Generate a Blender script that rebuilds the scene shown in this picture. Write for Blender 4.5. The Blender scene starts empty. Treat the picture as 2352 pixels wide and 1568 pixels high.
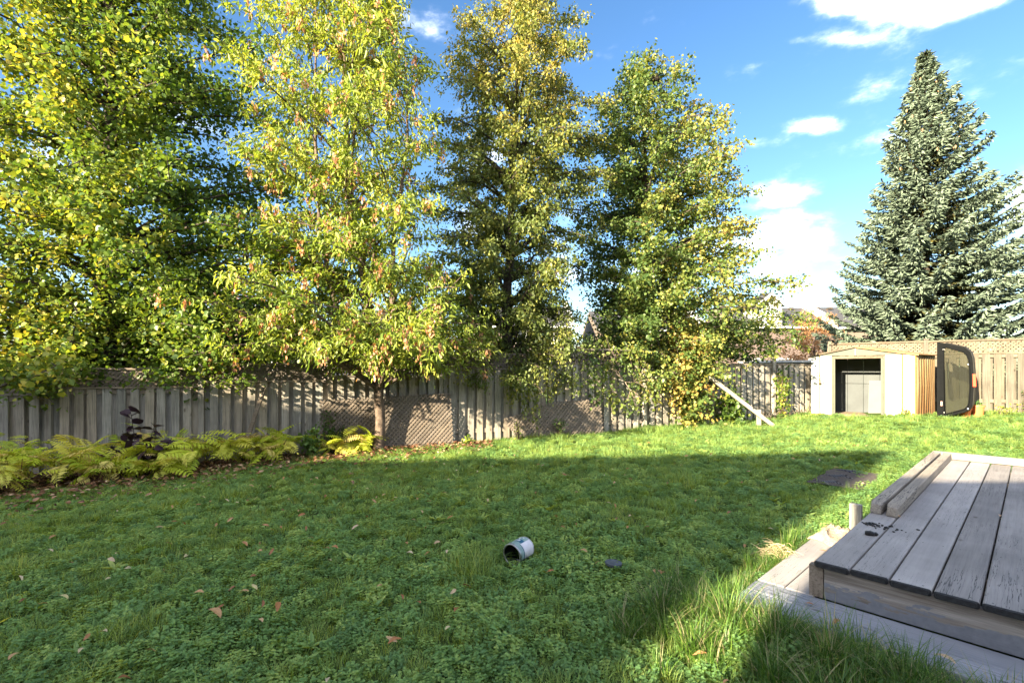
import bpy, math, random
import numpy as np
from mathutils import Vector, Matrix, noise as mnoise

random.seed(7)
RNG = np.random.default_rng(11)
scene = bpy.context.scene
COL = scene.collection
pi = math.pi

# ------------------------------------------------------------------ camera
cam_d = bpy.data.cameras.new("camera")
cam_d.lens = 17.0
cam_d.sensor_width = 36.0
cam_d.shift_y = 0.0283
cam_d.clip_start = 0.05
cam_d.clip_end = 2000
cam = bpy.data.objects.new("camera", cam_d)
cam.location = (0, 0, 1.515)
cam.rotation_euler = (pi / 2, 0, 0)
COL.objects.link(cam)
scene.camera = cam

# ------------------------------------------------------------------ sun, sky, exposure
SUN_EL = math.radians(20.0)
SX, SY = 0.72, 0.694
sun_d = bpy.data.lights.new("sun", 'SUN')
sun_d.energy = 4.7
sun_d.angle = math.radians(0.5)
sun_d.color = (1.0, 0.86, 0.61)
sun = bpy.data.objects.new("sun", sun_d)
sun.rotation_euler = Vector((SX * math.cos(SUN_EL), SY * math.cos(SUN_EL), -math.sin(SUN_EL))).to_track_quat('-Z', 'Y').to_euler()
sun.location = (-20, -20, 20)
COL.objects.link(sun)

world = bpy.data.worlds.new("World")
scene.world = world
world.use_nodes = True
SKY_STRENGTH = 0.11
EXPOSURE = 2.85
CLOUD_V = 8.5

def build_world():
    nt = world.node_tree
    nt.nodes.clear()
    N = nt.nodes.new
    L = nt.links.new
    out = N('ShaderNodeOutputWorld')
    bg = N('ShaderNodeBackground')
    bg.inputs['Strength'].default_value = SKY_STRENGTH
    L(bg.outputs[0], out.inputs[0])
    sky = N('ShaderNodeTexSky')
    sky.sky_type = 'NISHITA'
    sky.sun_disc = False
    sky.sun_elevation = SUN_EL
    sky.sun_rotation = math.atan2(-SX, -SY)
    sky.air_density = 1.0
    sky.dust_density = 0.8
    sky.ozone_density = 1.6
    hs = N('ShaderNodeHueSaturation')
    hs.inputs['Saturation'].default_value = 1.24
    hs.inputs['Hue'].default_value = 0.503
    hs.inputs['Value'].default_value = 0.43
    L(sky.outputs[0], hs.inputs['Color'])
    tc = N('ShaderNodeTexCoord')
    sep = N('ShaderNodeSeparateXYZ')
    L(tc.outputs['Generated'], sep.inputs[0])

    def M(op, a, b=None, c=None, clamp=False):
        m = N('ShaderNodeMath')
        m.operation = op
        m.use_clamp = clamp
        for i, v in enumerate((a, b, c)):
            if v is None:
                continue
            if isinstance(v, (int, float)):
                m.inputs[i].default_value = v
            else:
                L(v, m.inputs[i])
        return m.outputs[0]
    ny = M('MAXIMUM', sep.outputs[1], 0.02)
    u = M('DIVIDE', sep.outputs[0], ny)
    w = M('DIVIDE', sep.outputs[2], ny)
    # wisps: noise displaces the coordinates, so that cloud edges are ragged
    nz = N('ShaderNodeTexNoise')
    nz.inputs['Scale'].default_value = 5.0
    nz.inputs['Detail'].default_value = 9
    nz.inputs['Roughness'].default_value = 0.6
    mp = N('ShaderNodeMapping')
    mp.inputs['Scale'].default_value = (1.0, 1.0, 2.2)
    L(tc.outputs['Generated'], mp.inputs[0])
    L(mp.outputs[0], nz.inputs['Vector'])
    nf = nz.outputs['Fac']
    blobs = [(2050, 0, 210, 55, 1.3), (1950, 90, 90, 22, .62), (2150, -60, 300, 60, 1.2), (2400, 450, 130, 80, 1.3), (1850, 540, 150, 90, .85),
             (1790, 420, 90, 40, .8), (1870, 285, 80, 26, .95), (1740, 330, 90, 18, .85), (1860, 700, 90, 18, 1.0),
             (1840, 655, 50, 10, .7), (1580, 60, 45, 24, .6), (1820, 95, 32, 14, .5), (1010, 60, 90, 60, .75), (880, 40, 60, 40, .6),
             (700, 560, 420, 120, .55), (1300, 620, 240, 90, .6), (2240, 215, 70, 26, .42), (1720, 610, 130, 80, .55), (300, 300, 300, 220, .5)]
    tot = None
    for (x, y, sx, sy, k) in blobs:
        cx, cy, sx, sy = (x - 1176) / 1111, (850 - y) / 1111, sx / 1111, sy / 1111
        a = M('MULTIPLY', M('SUBTRACT', u, cx), 1 / sx)
        b = M('MULTIPLY', M('SUBTRACT', w, cy), 1 / sy)
        r = M('ADD', M('MULTIPLY', a, a), M('MULTIPLY', b, b))
        e = M('MULTIPLY', M('POWER', 2.718, M('MULTIPLY', r, -0.8)), k)
        tot = e if tot is None else M('ADD', tot, e)
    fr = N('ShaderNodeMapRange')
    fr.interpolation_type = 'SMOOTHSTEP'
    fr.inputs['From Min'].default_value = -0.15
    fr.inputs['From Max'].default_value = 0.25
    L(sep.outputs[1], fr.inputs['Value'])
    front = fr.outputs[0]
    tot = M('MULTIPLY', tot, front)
    tot = M('MAXIMUM', tot, M('SUBTRACT', 0.92, M('MULTIPLY', front, 0.70)))  # denser cloud added outside the view to lift the fill in the shade
    d = M('ADD', tot, M('MULTIPLY', M('SUBTRACT', nf, 0.5), 3.6))
    mr = N('ShaderNodeMapRange')
    mr.interpolation_type = 'SMOOTHSTEP'
    mr.inputs['From Min'].default_value = 0.36
    mr.inputs['From Max'].default_value = 1.6
    L(d, mr.inputs['Value'])
    up = M('GREATER_THAN', sep.outputs[2], 0.0)
    fac = M('MULTIPLY', M('MULTIPLY', M('POWER', mr.outputs[0], 2.1), 0.95), up)
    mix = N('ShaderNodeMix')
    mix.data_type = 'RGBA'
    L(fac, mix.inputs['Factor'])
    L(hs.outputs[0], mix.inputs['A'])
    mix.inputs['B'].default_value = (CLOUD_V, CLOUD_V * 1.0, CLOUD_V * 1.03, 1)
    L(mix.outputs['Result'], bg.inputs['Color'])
build_world()
vs = scene.view_settings
vs.view_transform = 'Standard'
vs.look = 'None'
vs.gamma = 1.0
vs.exposure = EXPOSURE
vs.use_curve_mapping = False
scene.render.engine = 'CYCLES'
scene.cycles.max_bounces = 7
scene.cycles.diffuse_bounces = 3
scene.cycles.transmission_bounces = 5
scene.cycles.transparent_max_bounces = 8
scene.cycles.caustics_reflective = False
scene.cycles.caustics_refractive = False

# ------------------------------------------------------------------ helpers
PM = {}          # world matrix of each Empty, by object name

def smooth(a, b, x):
    t = min(1.0, max(0.0, (x - a) / (b - a)))
    return t * t * (3 - 2 * t)

def ground(x, y):
    z = 0.028 * max(-16.0, min(16.0, x))
    z += 0.12 * smooth(5.8, 9.5, x) * smooth(7.5, 11, y)
    z += 0.016 * math.sin(x * 1.7 + y * 0.6) * math.sin(y * 1.3 - x * 0.4)
    z += 0.012 * math.sin(x * 3.1 - y * 1.9 + 1.0)
    return z

def props(o, label=None, cat=None, group=None, kind=None):
    if label:
        o["label"] = label
    if cat:
        o["category"] = cat
    if group:
        o["group"] = group
    if kind:
        o["kind"] = kind
    return o

def thing(name, label, cat, loc=(0, 0, 0), rz=0.0, group=None):
    o = bpy.data.objects.new(name, None)
    o.empty_display_size = 0.2
    COL.objects.link(o)
    o.location = loc
    o.rotation_euler = (0, 0, rz)
    PM[o.name] = Matrix.Translation(loc) @ Matrix.Rotation(rz, 4, 'Z')
    props(o, label, cat, group)
    return o

def put(name, mesh, parent=None, M=None, local=False):
    """link mesh as object; M is a world matrix unless local."""
    o = bpy.data.objects.new(name, mesh)
    COL.objects.link(o)
    M = M if M is not None else Matrix.Identity(4)
    if parent is not None:
        o.parent = parent
        P = PM[parent.name]
        if local:
            o.matrix_basis = M
            PM[o.name] = P @ M
        else:
            o.matrix_basis = P.inverted() @ M
            PM[o.name] = M.copy()
    else:
        o.matrix_basis = M
        PM[o.name] = M.copy()
    return o

def mesh_py(name, verts, faces, mats=(), mi=None, smooth_=False):
    me = bpy.data.meshes.new(name)
    me.from_pydata([tuple(v) for v in verts], [], faces)
    for m in mats:
        me.materials.append(m)
    if mi is not None:
        me.polygons.foreach_set("material_index", mi)
    if smooth_:
        me.polygons.foreach_set("use_smooth", [True] * len(me.polygons))
    me.update()
    return me

def mesh_np(name, V, F, mat, attrs=None, smooth_=False):
    """V (n,3), F (m,k) equal-sized faces"""
    me = bpy.data.meshes.new(name)
    V = np.ascontiguousarray(V, dtype=np.float32)
    F = np.ascontiguousarray(F, dtype=np.int32)
    me.vertices.add(len(V))
    me.vertices.foreach_set("co", V.ravel())
    me.loops.add(F.size)
    me.loops.foreach_set("vertex_index", F.ravel())
    me.polygons.add(len(F))
    me.polygons.foreach_set("loop_start", np.arange(0, F.size, F.shape[1], dtype=np.int32))
    if smooth_:
        me.polygons.foreach_set("use_smooth", np.ones(len(F), dtype=bool))
    if isinstance(mat, (list, tuple)):
        for m in mat:
            me.materials.append(m)
    elif mat:
        me.materials.append(mat)
    for k, a in (attrs or {}).items():
        at = me.attributes.new(k, 'FLOAT', 'POINT')
        at.data.foreach_set("value", np.ascontiguousarray(a, dtype=np.float32))
    me.update(calc_edges=True)
    return me

class MB:
    """collects boxes, bars, tubes, polygons into one mesh"""
    def __init__(s):
        s.v = []
        s.f = []
        s.m = []

    def add(s, vs_, fs, mi=0):
        b = len(s.v)
        s.v += [Vector(v) for v in vs_]
        s.f += [[b + i for i in f] for f in fs]
        s.m += [mi] * len(fs)
        return s

    def box(s, c, sz, R=None, mi=0, jit=0.0):
        hx, hy, hz = sz[0] / 2, sz[1] / 2, sz[2] / 2
        pts = [(-hx, -hy, -hz), (hx, -hy, -hz), (hx, hy, -hz), (-hx, hy, -hz), (-hx, -hy, hz), (hx, -hy, hz), (hx, hy, hz), (-hx, hy, hz)]
        o = []
        for p in pts:
            p = Vector(p)
            if jit:
                p += Vector([random.uniform(-jit, jit) for _ in range(3)])
            if R is not None:
                p = R @ p
            o.append(p + Vector(c))
        s.add(o, [(0, 3, 2, 1), (4, 5, 6, 7), (0, 1, 5, 4), (1, 2, 6, 5), (2, 3, 7, 6), (3, 0, 4, 7)], mi)
        return s

    def bar(s, a, b, w, h, up=(0, 0, 1), mi=0):
        a, b = Vector(a), Vector(b)
        x = (b - a)
        ln = x.length
        x.normalize()
        y = Vector(up).cross(x)
        if y.length < 1e-5:
            y = Vector((0, 1, 0)).cross(x)
        y.normalize()
        z = x.cross(y)
        R = Matrix((x, y, z)).transposed()
        return s.box((a + b) / 2, (ln, w, h), R, mi)

    def tube(s, pts, rad, n=6, mi=0, cap=True):
        pts = [Vector(p) for p in pts]
        if not hasattr(rad, '__len__'):
            rad = [rad] * len(pts)
        b = len(s.v)
        prev = None
        for i, p in enumerate(pts):
            d = (pts[min(i + 1, len(pts) - 1)] - pts[max(i - 1, 0)])
            if d.length < 1e-9:
                d = Vector((0, 0, 1))
            d.normalize()
            if prev is None:
                prev = d.orthogonal().normalized()
            x = (prev - d * prev.dot(d))
            if x.length < 1e-6:
                x = d.orthogonal()
            x.normalize()
            prev = x
            y = d.cross(x)
            for k in range(n):
                t = 2 * pi * k / n
                s.v.append(p + (x * math.cos(t) + y * math.sin(t)) * rad[i])
        for i in range(len(pts) - 1):
            for k in range(n):
                a0 = b + i * n + k
                a1 = b + i * n + (k + 1) % n
                s.f.append([a0, a1, a1 + n, a0 + n])
                s.m.append(mi)
        if cap:
            s.f.append([b + k for k in range(n)][::-1])
            s.f.append([b + (len(pts) - 1) * n + k for k in range(n)])
            s.m += [mi, mi]
        return s

    def mesh(s, name, mats, smooth_=False):
        if not isinstance(mats, (list, tuple)):
            mats = [mats]
        return mesh_py(name, s.v, s.f, mats, s.m, smooth_)

def bevel(o, w, seg=1):
    m = o.modifiers.new("bevel", 'BEVEL')
    m.width = w
    m.segments = seg
    m.limit_method = 'ANGLE'
    return o

# ------------------------------------------------------------------ materials
def new_mat(name):
    m = bpy.data.materials.new(name)
    m.use_nodes = True
    nt = m.node_tree
    nt.nodes.clear()
    out = nt.nodes.new('ShaderNodeOutputMaterial')
    p = nt.nodes.new('ShaderNodeBsdfPrincipled')
    nt.links.new(p.outputs[0], out.inputs[0])
    return m, nt, p, out

def ramp(nt, fac, stops, interp='LINEAR'):
    r = nt.nodes.new('ShaderNodeValToRGB')
    r.color_ramp.interpolation = interp
    els = r.color_ramp.elements
    while len(els) > 1:
        els.remove(els[-1])
    els[0].position = stops[0][0]
    els[0].color = (*stops[0][1], 1)
    for pos, c in stops[1:]:
        e = els.new(pos)
        e.color = (*c, 1)
    nt.links.new(fac, r.inputs[0])
    return r.outputs[0]

def math_n(nt, op, a, b=None, c=None, clamp=False):
    m = nt.nodes.new('ShaderNodeMath')
    m.operation = op
    m.use_clamp = clamp
    for i, v in enumerate((a, b, c)):
        if v is None:
            continue
        if isinstance(v, (int, float)):
            m.inputs[i].default_value = v
        else:
            nt.links.new(v, m.inputs[i])
    return m.outputs[0]

def mixc(nt, f, a, b, mode='MIX'):
    m = nt.nodes.new('ShaderNodeMix')
    m.data_type = 'RGBA'
    m.blend_type = mode
    for k, v in (('Factor', f), ('A', a), ('B', b)):
        i = m.inputs[k]
        if isinstance(v, (int, float)):
            i.default_value = v
        elif isinstance(v, tuple):
            i.default_value = (*v, 1)
        else:
            nt.links.new(v, i)
    return m.outputs['Result']

def noise_n(nt, vec, scale, detail=4, rough=0.55, mapscale=None):
    if mapscale:
        mp = nt.nodes.new('ShaderNodeMapping')
        mp.inputs['Scale'].default_value = mapscale
        nt.links.new(vec, mp.inputs[0])
        vec = mp.outputs[0]
    n = nt.nodes.new('ShaderNodeTexNoise')
    n.inputs['Scale'].default_value = scale
    n.inputs['Detail'].default_value = detail
    n.inputs['Roughness'].default_value = rough
    if vec is not None:
        nt.links.new(vec, n.inputs['Vector'])
    return n.outputs['Fac']

def simple_mat(name, col, rough=0.6, var=0.15, scale=8.0, metal=0.0, bump=0.0, spec=0.4):
    m, nt, p, out = new_mat(name)
    tc = nt.nodes.new('ShaderNodeTexCoord')
    f = noise_n(nt, tc.outputs['Object'], scale, 5)
    a = tuple(c * (1 - var) for c in col)
    b = tuple(min(1, c * (1 + var)) for c in col)
    nt.links.new(ramp(nt, f, [(0.3, a), (0.7, b)]), p.inputs['Base Color'])
    p.inputs['Roughness'].default_value = rough
    p.inputs['Metallic'].default_value = metal
    p.inputs['Specular IOR Level'].default_value = spec
    if bump:
        bn = nt.nodes.new('ShaderNodeBump')
        bn.inputs['Strength'].default_value = bump
        bn.inputs['Distance'].default_value = 0.02
        nt.links.new(noise_n(nt, tc.outputs['Object'], scale * 6, 6), bn.inputs['Height'])
        nt.links.new(bn.outputs[0], p.inputs['Normal'])
    return m

def wood_mat(name, cols, axis=2, grain=0.5, bump=0.35, rough=0.8, crack=0.0, scale=1.0, knots=True):
    """weathered wood; length along the given local axis; per-object variation"""
    m, nt, p, out = new_mat(name)
    tc = nt.nodes.new('ShaderNodeTexCoord')
    oi = nt.nodes.new('ShaderNodeObjectInfo')
    add = nt.nodes.new('ShaderNodeVectorMath')
    add.operation = 'ADD'
    cmb = nt.nodes.new('ShaderNodeCombineXYZ')
    for k, f in enumerate((37.0, 91.0, 53.0)):
        nt.links.new(math_n(nt, 'MULTIPLY', oi.outputs['Random'], f), cmb.inputs[k])
    nt.links.new(tc.outputs['Object'], add.inputs[0])
    nt.links.new(cmb.outputs[0], add.inputs[1])
    vec = add.outputs[0]
    ms = [14.0 * scale] * 3
    ms[axis] = 0.9 * scale
    g1 = noise_n(nt, vec, 1.0, 6, 0.65, tuple(ms))
    ms2 = [70.0 * scale] * 3
    ms2[axis] = 2.2 * scale
    g2 = noise_n(nt, vec, 1.0, 4, 0.7, tuple(ms2))
    blotch = noise_n(nt, vec, 1.7, 4, 0.6)
    base = ramp(nt, g1, [(0.25, cols[0]), (0.5, cols[1]), (0.75, cols[2])])
    r2 = math_n(nt, 'FRACT', math_n(nt, 'MULTIPLY', oi.outputs['Random'], 13.7))
    tint = mixc(nt, math_n(nt, 'MULTIPLY', r2, 0.6), base, cols[3])
    bl = ramp(nt, blotch, [(0.3, (0.62, 0.62, 0.62)), (0.65, (1.1, 1.1, 1.1))])
    c = mixc(nt, 0.75, tint, bl, 'MULTIPLY')
    gr = ramp(nt, g2, [(0.32, (1 - grain,) * 3), (0.55, (1, 1, 1))])
    c = mixc(nt, 1.0, c, gr, 'MULTIPLY')
    val = math_n(nt, 'ADD', math_n(nt, 'MULTIPLY', oi.outputs['Random'], 0.3), 0.85)
    cv = nt.nodes.new('ShaderNodeCombineColor')
    for k in range(3):
        nt.links.new(val, cv.inputs[k])
    c = mixc(nt, 1.0, c, cv.outputs[0], 'MULTIPLY')
    hgt = math_n(nt, 'ADD', g2, math_n(nt, 'MULTIPLY', g1, 0.6))
    if knots:
        vo = nt.nodes.new('ShaderNodeTexVoronoi')
        vo.inputs['Scale'].default_value = 1.0
        mk = nt.nodes.new('ShaderNodeMapping')
        s3 = [6.0, 6.0, 6.0]
        s3[axis] = 2.6
        mk.inputs['Scale'].default_value = s3
        nt.links.new(vec, mk.inputs[0])
        nt.links.new(mk.outputs[0], vo.inputs['Vector'])
        kn = ramp(nt, vo.outputs['Distance'], [(0.05, (0.3, 0.24, 0.2)), (0.12, (1, 1, 1))])
        c = mixc(nt, 0.8, c, kn, 'MULTIPLY')
    if crack > 0:
        ms4 = [42.0] * 3
        ms4[axis] = 1.8
        n3 = noise_n(nt, vec, 1.0, 3, 0.6, tuple(ms4))
        band = math_n(nt, 'ABSOLUTE', math_n(nt, 'SUBTRACT', n3, 0.5))
        gate = noise_n(nt, vec, 0.9, 2, 0.5)
        wdt = math_n(nt, 'MULTIPLY', math_n(nt, 'SUBTRACT', gate, 0.42, clamp=True), 0.11 * crack)
        ck = math_n(nt, 'LESS_THAN', band, wdt)
        c = mixc(nt, math_n(nt, 'MULTIPLY', ck, 0.85), c, (0.02, 0.02, 0.022))
        hgt = math_n(nt, 'SUBTRACT', hgt, math_n(nt, 'MULTIPLY', ck, 1.5))
    nt.links.new(c, p.inputs['Base Color'])
    p.inputs['Roughness'].default_value = rough
    p.inputs['Specular IOR Level'].default_value = 0.25
    bn = nt.nodes.new('ShaderNodeBump')
    bn.inputs['Strength'].default_value = bump
    bn.inputs['Distance'].default_value = 0.004
    nt.links.new(hgt, bn.inputs['Height'])
    nt.links.new(bn.outputs[0], p.inputs['Normal'])
    return m

def leaf_mat(name, stops, trans=0.4, rough=0.45, inst=False, spec=0.35, wmix=0.5, tcol=(1.25, 1.2, 0.55)):
    """colour from per-leaf attribute v mixed with per-twig attribute w"""
    m, nt, p, out = new_mat(name)
    av = nt.nodes.new('ShaderNodeAttribute')
    av.attribute_name = 'v'
    aw = nt.nodes.new('ShaderNodeAttribute')
    aw.attribute_name = 'w'
    wsrc = aw.outputs['Fac']
    if inst:
        oi = nt.nodes.new('ShaderNodeObjectInfo')
        wsrc = oi.outputs['Random']
    f = math_n(nt, 'ADD', math_n(nt, 'MULTIPLY', av.outputs['Fac'], 1 - wmix), math_n(nt, 'MULTIPLY', wsrc, wmix))
    c = ramp(nt, f, stops)
    nt.links.new(c, p.inputs['Base Color'])
    p.inputs['Roughness'].default_value = rough
    p.inputs['Specular IOR Level'].default_value = spec
    tr = nt.nodes.new('ShaderNodeBsdfTranslucent')
    nt.links.new(mixc(nt, 1.0, c, tcol, 'MULTIPLY'), tr.inputs[0])
    mx = nt.nodes.new('ShaderNodeMixShader')
    mx.inputs[0].default_value = trans
    nt.links.new(p.outputs[0], mx.inputs[1])
    nt.links.new(tr.outputs[0], mx.inputs[2])
    nt.links.new(mx.outputs[0], out.inputs[0])
    return m

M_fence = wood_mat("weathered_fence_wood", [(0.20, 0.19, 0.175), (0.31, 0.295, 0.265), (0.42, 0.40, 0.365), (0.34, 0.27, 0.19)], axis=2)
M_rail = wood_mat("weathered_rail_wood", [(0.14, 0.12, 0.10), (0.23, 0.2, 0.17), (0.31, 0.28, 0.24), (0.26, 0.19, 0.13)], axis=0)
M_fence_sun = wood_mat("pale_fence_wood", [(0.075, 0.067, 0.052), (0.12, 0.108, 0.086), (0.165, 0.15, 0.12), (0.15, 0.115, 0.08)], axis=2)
M_lattice = wood_mat("lattice_wood", [(0.11, 0.09, 0.073), (0.17, 0.14, 0.115), (0.235, 0.20, 0.165), (0.18, 0.14, 0.105)], axis=0, knots=False)
M_lattice_pale = wood_mat("pale_lattice_wood", [(0.10, 0.078, 0.055), (0.15, 0.12, 0.088), (0.20, 0.165, 0.125), (0.165, 0.12, 0.08)], axis=0, knots=False)
M_deck = wood_mat("painted_deck_wood", [(0.22, 0.205, 0.205), (0.265, 0.245, 0.24), (0.305, 0.285, 0.275), (0.29, 0.265, 0.245)], axis=0, grain=0.12, bump=0.15, crack=0.22, rough=0.6, knots=False)
M_deck_crack = wood_mat("cracked_deck_wood", [(0.20, 0.185, 0.18), (0.245, 0.225, 0.215), (0.285, 0.265, 0.25), (0.26, 0.235, 0.215)], axis=0, grain=0.22, bump=0.3, crack=0.5, rough=0.7)
M_timber = wood_mat("timber_wood", [(0.18, 0.165, 0.15), (0.26, 0.24, 0.22), (0.34, 0.31, 0.275), (0.33, 0.26, 0.18)], axis=0, grain=0.35, crack=0.8)
M_step = wood_mat("grey_step_paint", [(0.17, 0.18, 0.21), (0.22, 0.23, 0.26), (0.26, 0.27, 0.3), (0.24, 0.24, 0.26)], axis=0, grain=0.15, bump=0.2, crack=0.5, rough=0.55)
M_endgrain = simple_mat("blackened_board_end", (0.018, 0.018, 0.02), 0.7, 0.6, 40, bump=0.5)
M_dark = simple_mat("dark_gap", (0.01, 0.01, 0.01), 0.9)
M_bark = simple_mat("grey_brown_bark", (0.115, 0.085, 0.066), 0.9, 0.55, 11, bump=1.0, spec=0.15)
M_bark_dark = simple_mat("dark_bark", (0.06, 0.048, 0.038), 0.9, 0.5, 9, bump=0.8, spec=0.15)
M_twig = simple_mat("pale_twig", (0.3, 0.22, 0.17), 0.85, 0.3, 20)

# fascia: worn wood above, grey paint left below
def fascia_mat():
    m, nt, p, out = new_mat("half_painted_fascia")
    tc = nt.nodes.new('ShaderNodeTexCoord')
    vec = tc.outputs['Object']
    sep = nt.nodes.new('ShaderNodeSeparateXYZ')
    nt.links.new(vec, sep.inputs[0])
    g1 = noise_n(nt, vec, 1.0, 6, 0.65, (1.2, 30, 22))
    g2 = noise_n(nt, vec, 1.0, 4, 0.7, (3, 100, 90))
    wood = ramp(nt, g1, [(0.3, (0.13, 0.105, 0.085)), (0.5, (0.24, 0.205, 0.175)), (0.7, (0.36, 0.33, 0.3))])
    wood = mixc(nt, 0.8, wood, ramp(nt, g2, [(0.3, (0.55,) * 3), (0.6, (1.05,) * 3)]), 'MULTIPLY')
    vo = nt.nodes.new('ShaderNodeTexVoronoi')
    mp = nt.nodes.new('ShaderNodeMapping')
    mp.inputs['Scale'].default_value = (2.3, 3, 8)
    nt.links.new(vec, mp.inputs[0])
    nt.links.new(mp.outputs[0], vo.inputs['Vector'])
    vo.inputs['Scale'].default_value = 1.0
    wood = mixc(nt, 0.9, wood, ramp(nt, vo.outputs['Distance'], [(0.08, (0.2, 0.12, 0.08)), (0.16, (0.75, 0.7, 0.66)), (0.26, (1, 1, 1))]), 'MULTIPLY')
    paint = ramp(nt, noise_n(nt, vec, 30, 3), [(0.3, (0.14, 0.145, 0.165)), (0.7, (0.185, 0.19, 0.21))])
    edge = noise_n(nt, vec, 1.0, 6, 0.65, (7, 7, 26))
    lim = math_n(nt, 'ADD', math_n(nt, 'MULTIPLY', edge, 0.40), -0.215)
    f = math_n(nt, 'LESS_THAN', sep.outputs[2], lim)
    c = mixc(nt, f, wood, paint)
    nt.links.new(c, p.inputs['Base Color'])
    p.inputs['Roughness'].default_value = 0.65
    bn = nt.nodes.new('ShaderNodeBump')
    bn.inputs['Strength'].default_value = 0.4
    bn.inputs['Distance'].default_value = 0.004
    nt.links.new(math_n(nt, 'ADD', g2, f), bn.inputs['Height'])
    nt.links.new(bn.outputs[0], p.inputs['Normal'])
    return m
M_fascia = fascia_mat()

# lawn soil under the clover
def soil_mat():
    m, nt, p, out = new_mat("lawn_soil")
    tc = nt.nodes.new('ShaderNodeTexCoord')
    v = tc.outputs['Object']
    a = noise_n(nt, v, 9, 8, 0.7)
    b = noise_n(nt, v, 0.6, 3)
    c1 = ramp(nt, a, [(0.35, (0.02, 0.035, 0.012)), (0.5, (0.05, 0.09, 0.02)), (0.7, (0.08, 0.13, 0.03))])
    c2 = ramp(nt, a, [(0.35, (0.03, 0.035, 0.012)), (0.6, (0.06, 0.09, 0.02)), (0.75, (0.08, 0.10, 0.035))])
    c = mixc(nt, b, c1, c2)
    nt.links.new(c, p.inputs['Base Color'])
    p.inputs['Roughness'].default_value = 0.95
    p.inputs['Specular IOR Level'].default_value = 0.1
    bn = nt.nodes.new('ShaderNodeBump')
    bn.inputs['Strength'].default_value = 0.8
    bn.inputs['Distance'].default_value = 0.03
    nt.links.new(a, bn.inputs['Height'])
    nt.links.new(bn.outputs[0], p.inputs['Normal'])
    return m
M_soil = soil_mat()
M_bed = simple_mat("leaf_mould", (0.05, 0.03, 0.02), 0.95, 0.6, 30, bump=1.0, spec=0.1)

# ------------------------------------------------------------------ ground
xs = np.concatenate([[-400, -200, -100, -60, -40, -30, -24, -20], np.arange(-17, 17.01, 0.25), [20, 24, 30, 40, 60, 100, 200, 400]])
ys = np.concatenate([[-300, -120, -60, -30, -18, -10, -5, -2], np.arange(0, 18.01, 0.25), [20, 24, 30, 40, 60, 100, 200, 600]])
GX, GY = np.meshgrid(xs, ys)
GZ = np.array([[ground(float(x), float(y)) for x in xs] for y in ys])
nx, ny_ = len(xs), len(ys)
idx = np.arange(nx * ny_).reshape(ny_, nx)
F = np.stack([idx[:-1, :-1], idx[:-1, 1:], idx[1:, 1:], idx[1:, :-1]], -1).reshape(-1, 4)
lawn = put("ground", mesh_np("ground", np.stack([GX, GY, GZ], -1).reshape(-1, 3), F, M_soil, smooth_=True))
props(lawn, kind="structure")

FD = Vector((0.948, 0.318, 0)).normalized()       # direction of the back fence
FN = Vector((0.318, -0.948, 0)).normalized()      # towards the camera
def fence_y(x):
    return 10.7 + 0.3355 * x

BED = [(-16, 3.2), (-12, 4.4), (-9, 5.55), (-6.8, 6.45), (-5.9, 7.1), (-5.07, 7.8), (-4.44, 8.5), (-3.4, 9.0), (-2.2, 9.55), (-1.2, 10.2)]
def bed_front(x):
    return float(np.interp(x, [p[0] for p in BED], [p[1] for p in BED]))
bv, bf = [], []
bx = np.arange(-16, -1.2, 0.25)
for i, x in enumerate(bx):
    a, b = bed_front(x), fence_y(x) + 0.1
    for k in range(9):
        y = a + (b - a) * k / 8
        bv.append((x, y, ground(x, y) + (0.012 if k else -0.004) + 0.012 * math.sin(x * 9 + k * 2)))
    if i:
        for k in range(8):
            o = (i - 1) * 9 + k
            bf.append([o, o + 9, o + 10, o + 1])
props(put("planting_bed", mesh_py("planting_bed", bv, bf, [M_bed], None, True)), kind="structure")

# ------------------------------------------------------------------ deck frame of reference
DC = Vector((1.83, 2.93, 0))
DD = Vector((0.733, 0.680, 0)).normalized()      # along the boards
DN = Vector((0.680, -0.733, 0)).normalized()     # across the boards, to the right
DTOP = 0.371
PTOP = 0.149
def dk(s, t, z=0.0):
    """point t along boards, s across"""
    return DC + DD * t + DN * s + Vector((0, 0, z))
def dk_inv(x, y):
    p = Vector((x, y, 0)) - DC
    return p.dot(DN), p.dot(DD)
RDECK = Matrix((DD, -DN, Vector((0, 0, 1)))).transposed().to_4x4()   # local x along boards, y to the left

# ------------------------------------------------------------------ back fence
fence = thing("wooden_fence", "long weathered grey board fence with lattice top running behind the trees to the shed", "fence", (-1.5, fence_y(-1.5), ground(-1.5, fence_y(-1.5))))
POSTX = [-14.0, -11.9, -9.8, -7.75, -5.65, -3.57, -1.50, 0.85, 3.21, 5.13, 7.05, 8.95]
RAILZ = [0.92, 0.97, 1.12, 1.22, 1.31, 1.41, 1.55, 1.68, 1.66, 1.68, 1.68]
LAT = [1, 1, 1, 1, 1, 1, 1, 1, 1, 0, 0]
RF = Matrix((FD, -FN, Vector((0, 0, 1)))).transposed().to_4x4()
def fp(x, off=0.0, z=0.0):
    return Vector((x, fence_y(x), z)) + FN * off

def unit_board(name, w, d, h, mat, dog=0.0):
    mb = MB()
    mb.box((0, 0, h / 2), (w, d, h))
    return mb.mesh(name, mat)
BW, PITCH = 0.128, 0.2
board_meshes = {}
def get_board(h, mat, w=BW, d=0.019):
    key = (round(h, 2), mat.name, w, d)
    if key not in board_meshes:
        board_meshes[key] = unit_board("fence_board", w, d, key[0], mat)
    return board_meshes[key]

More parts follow.
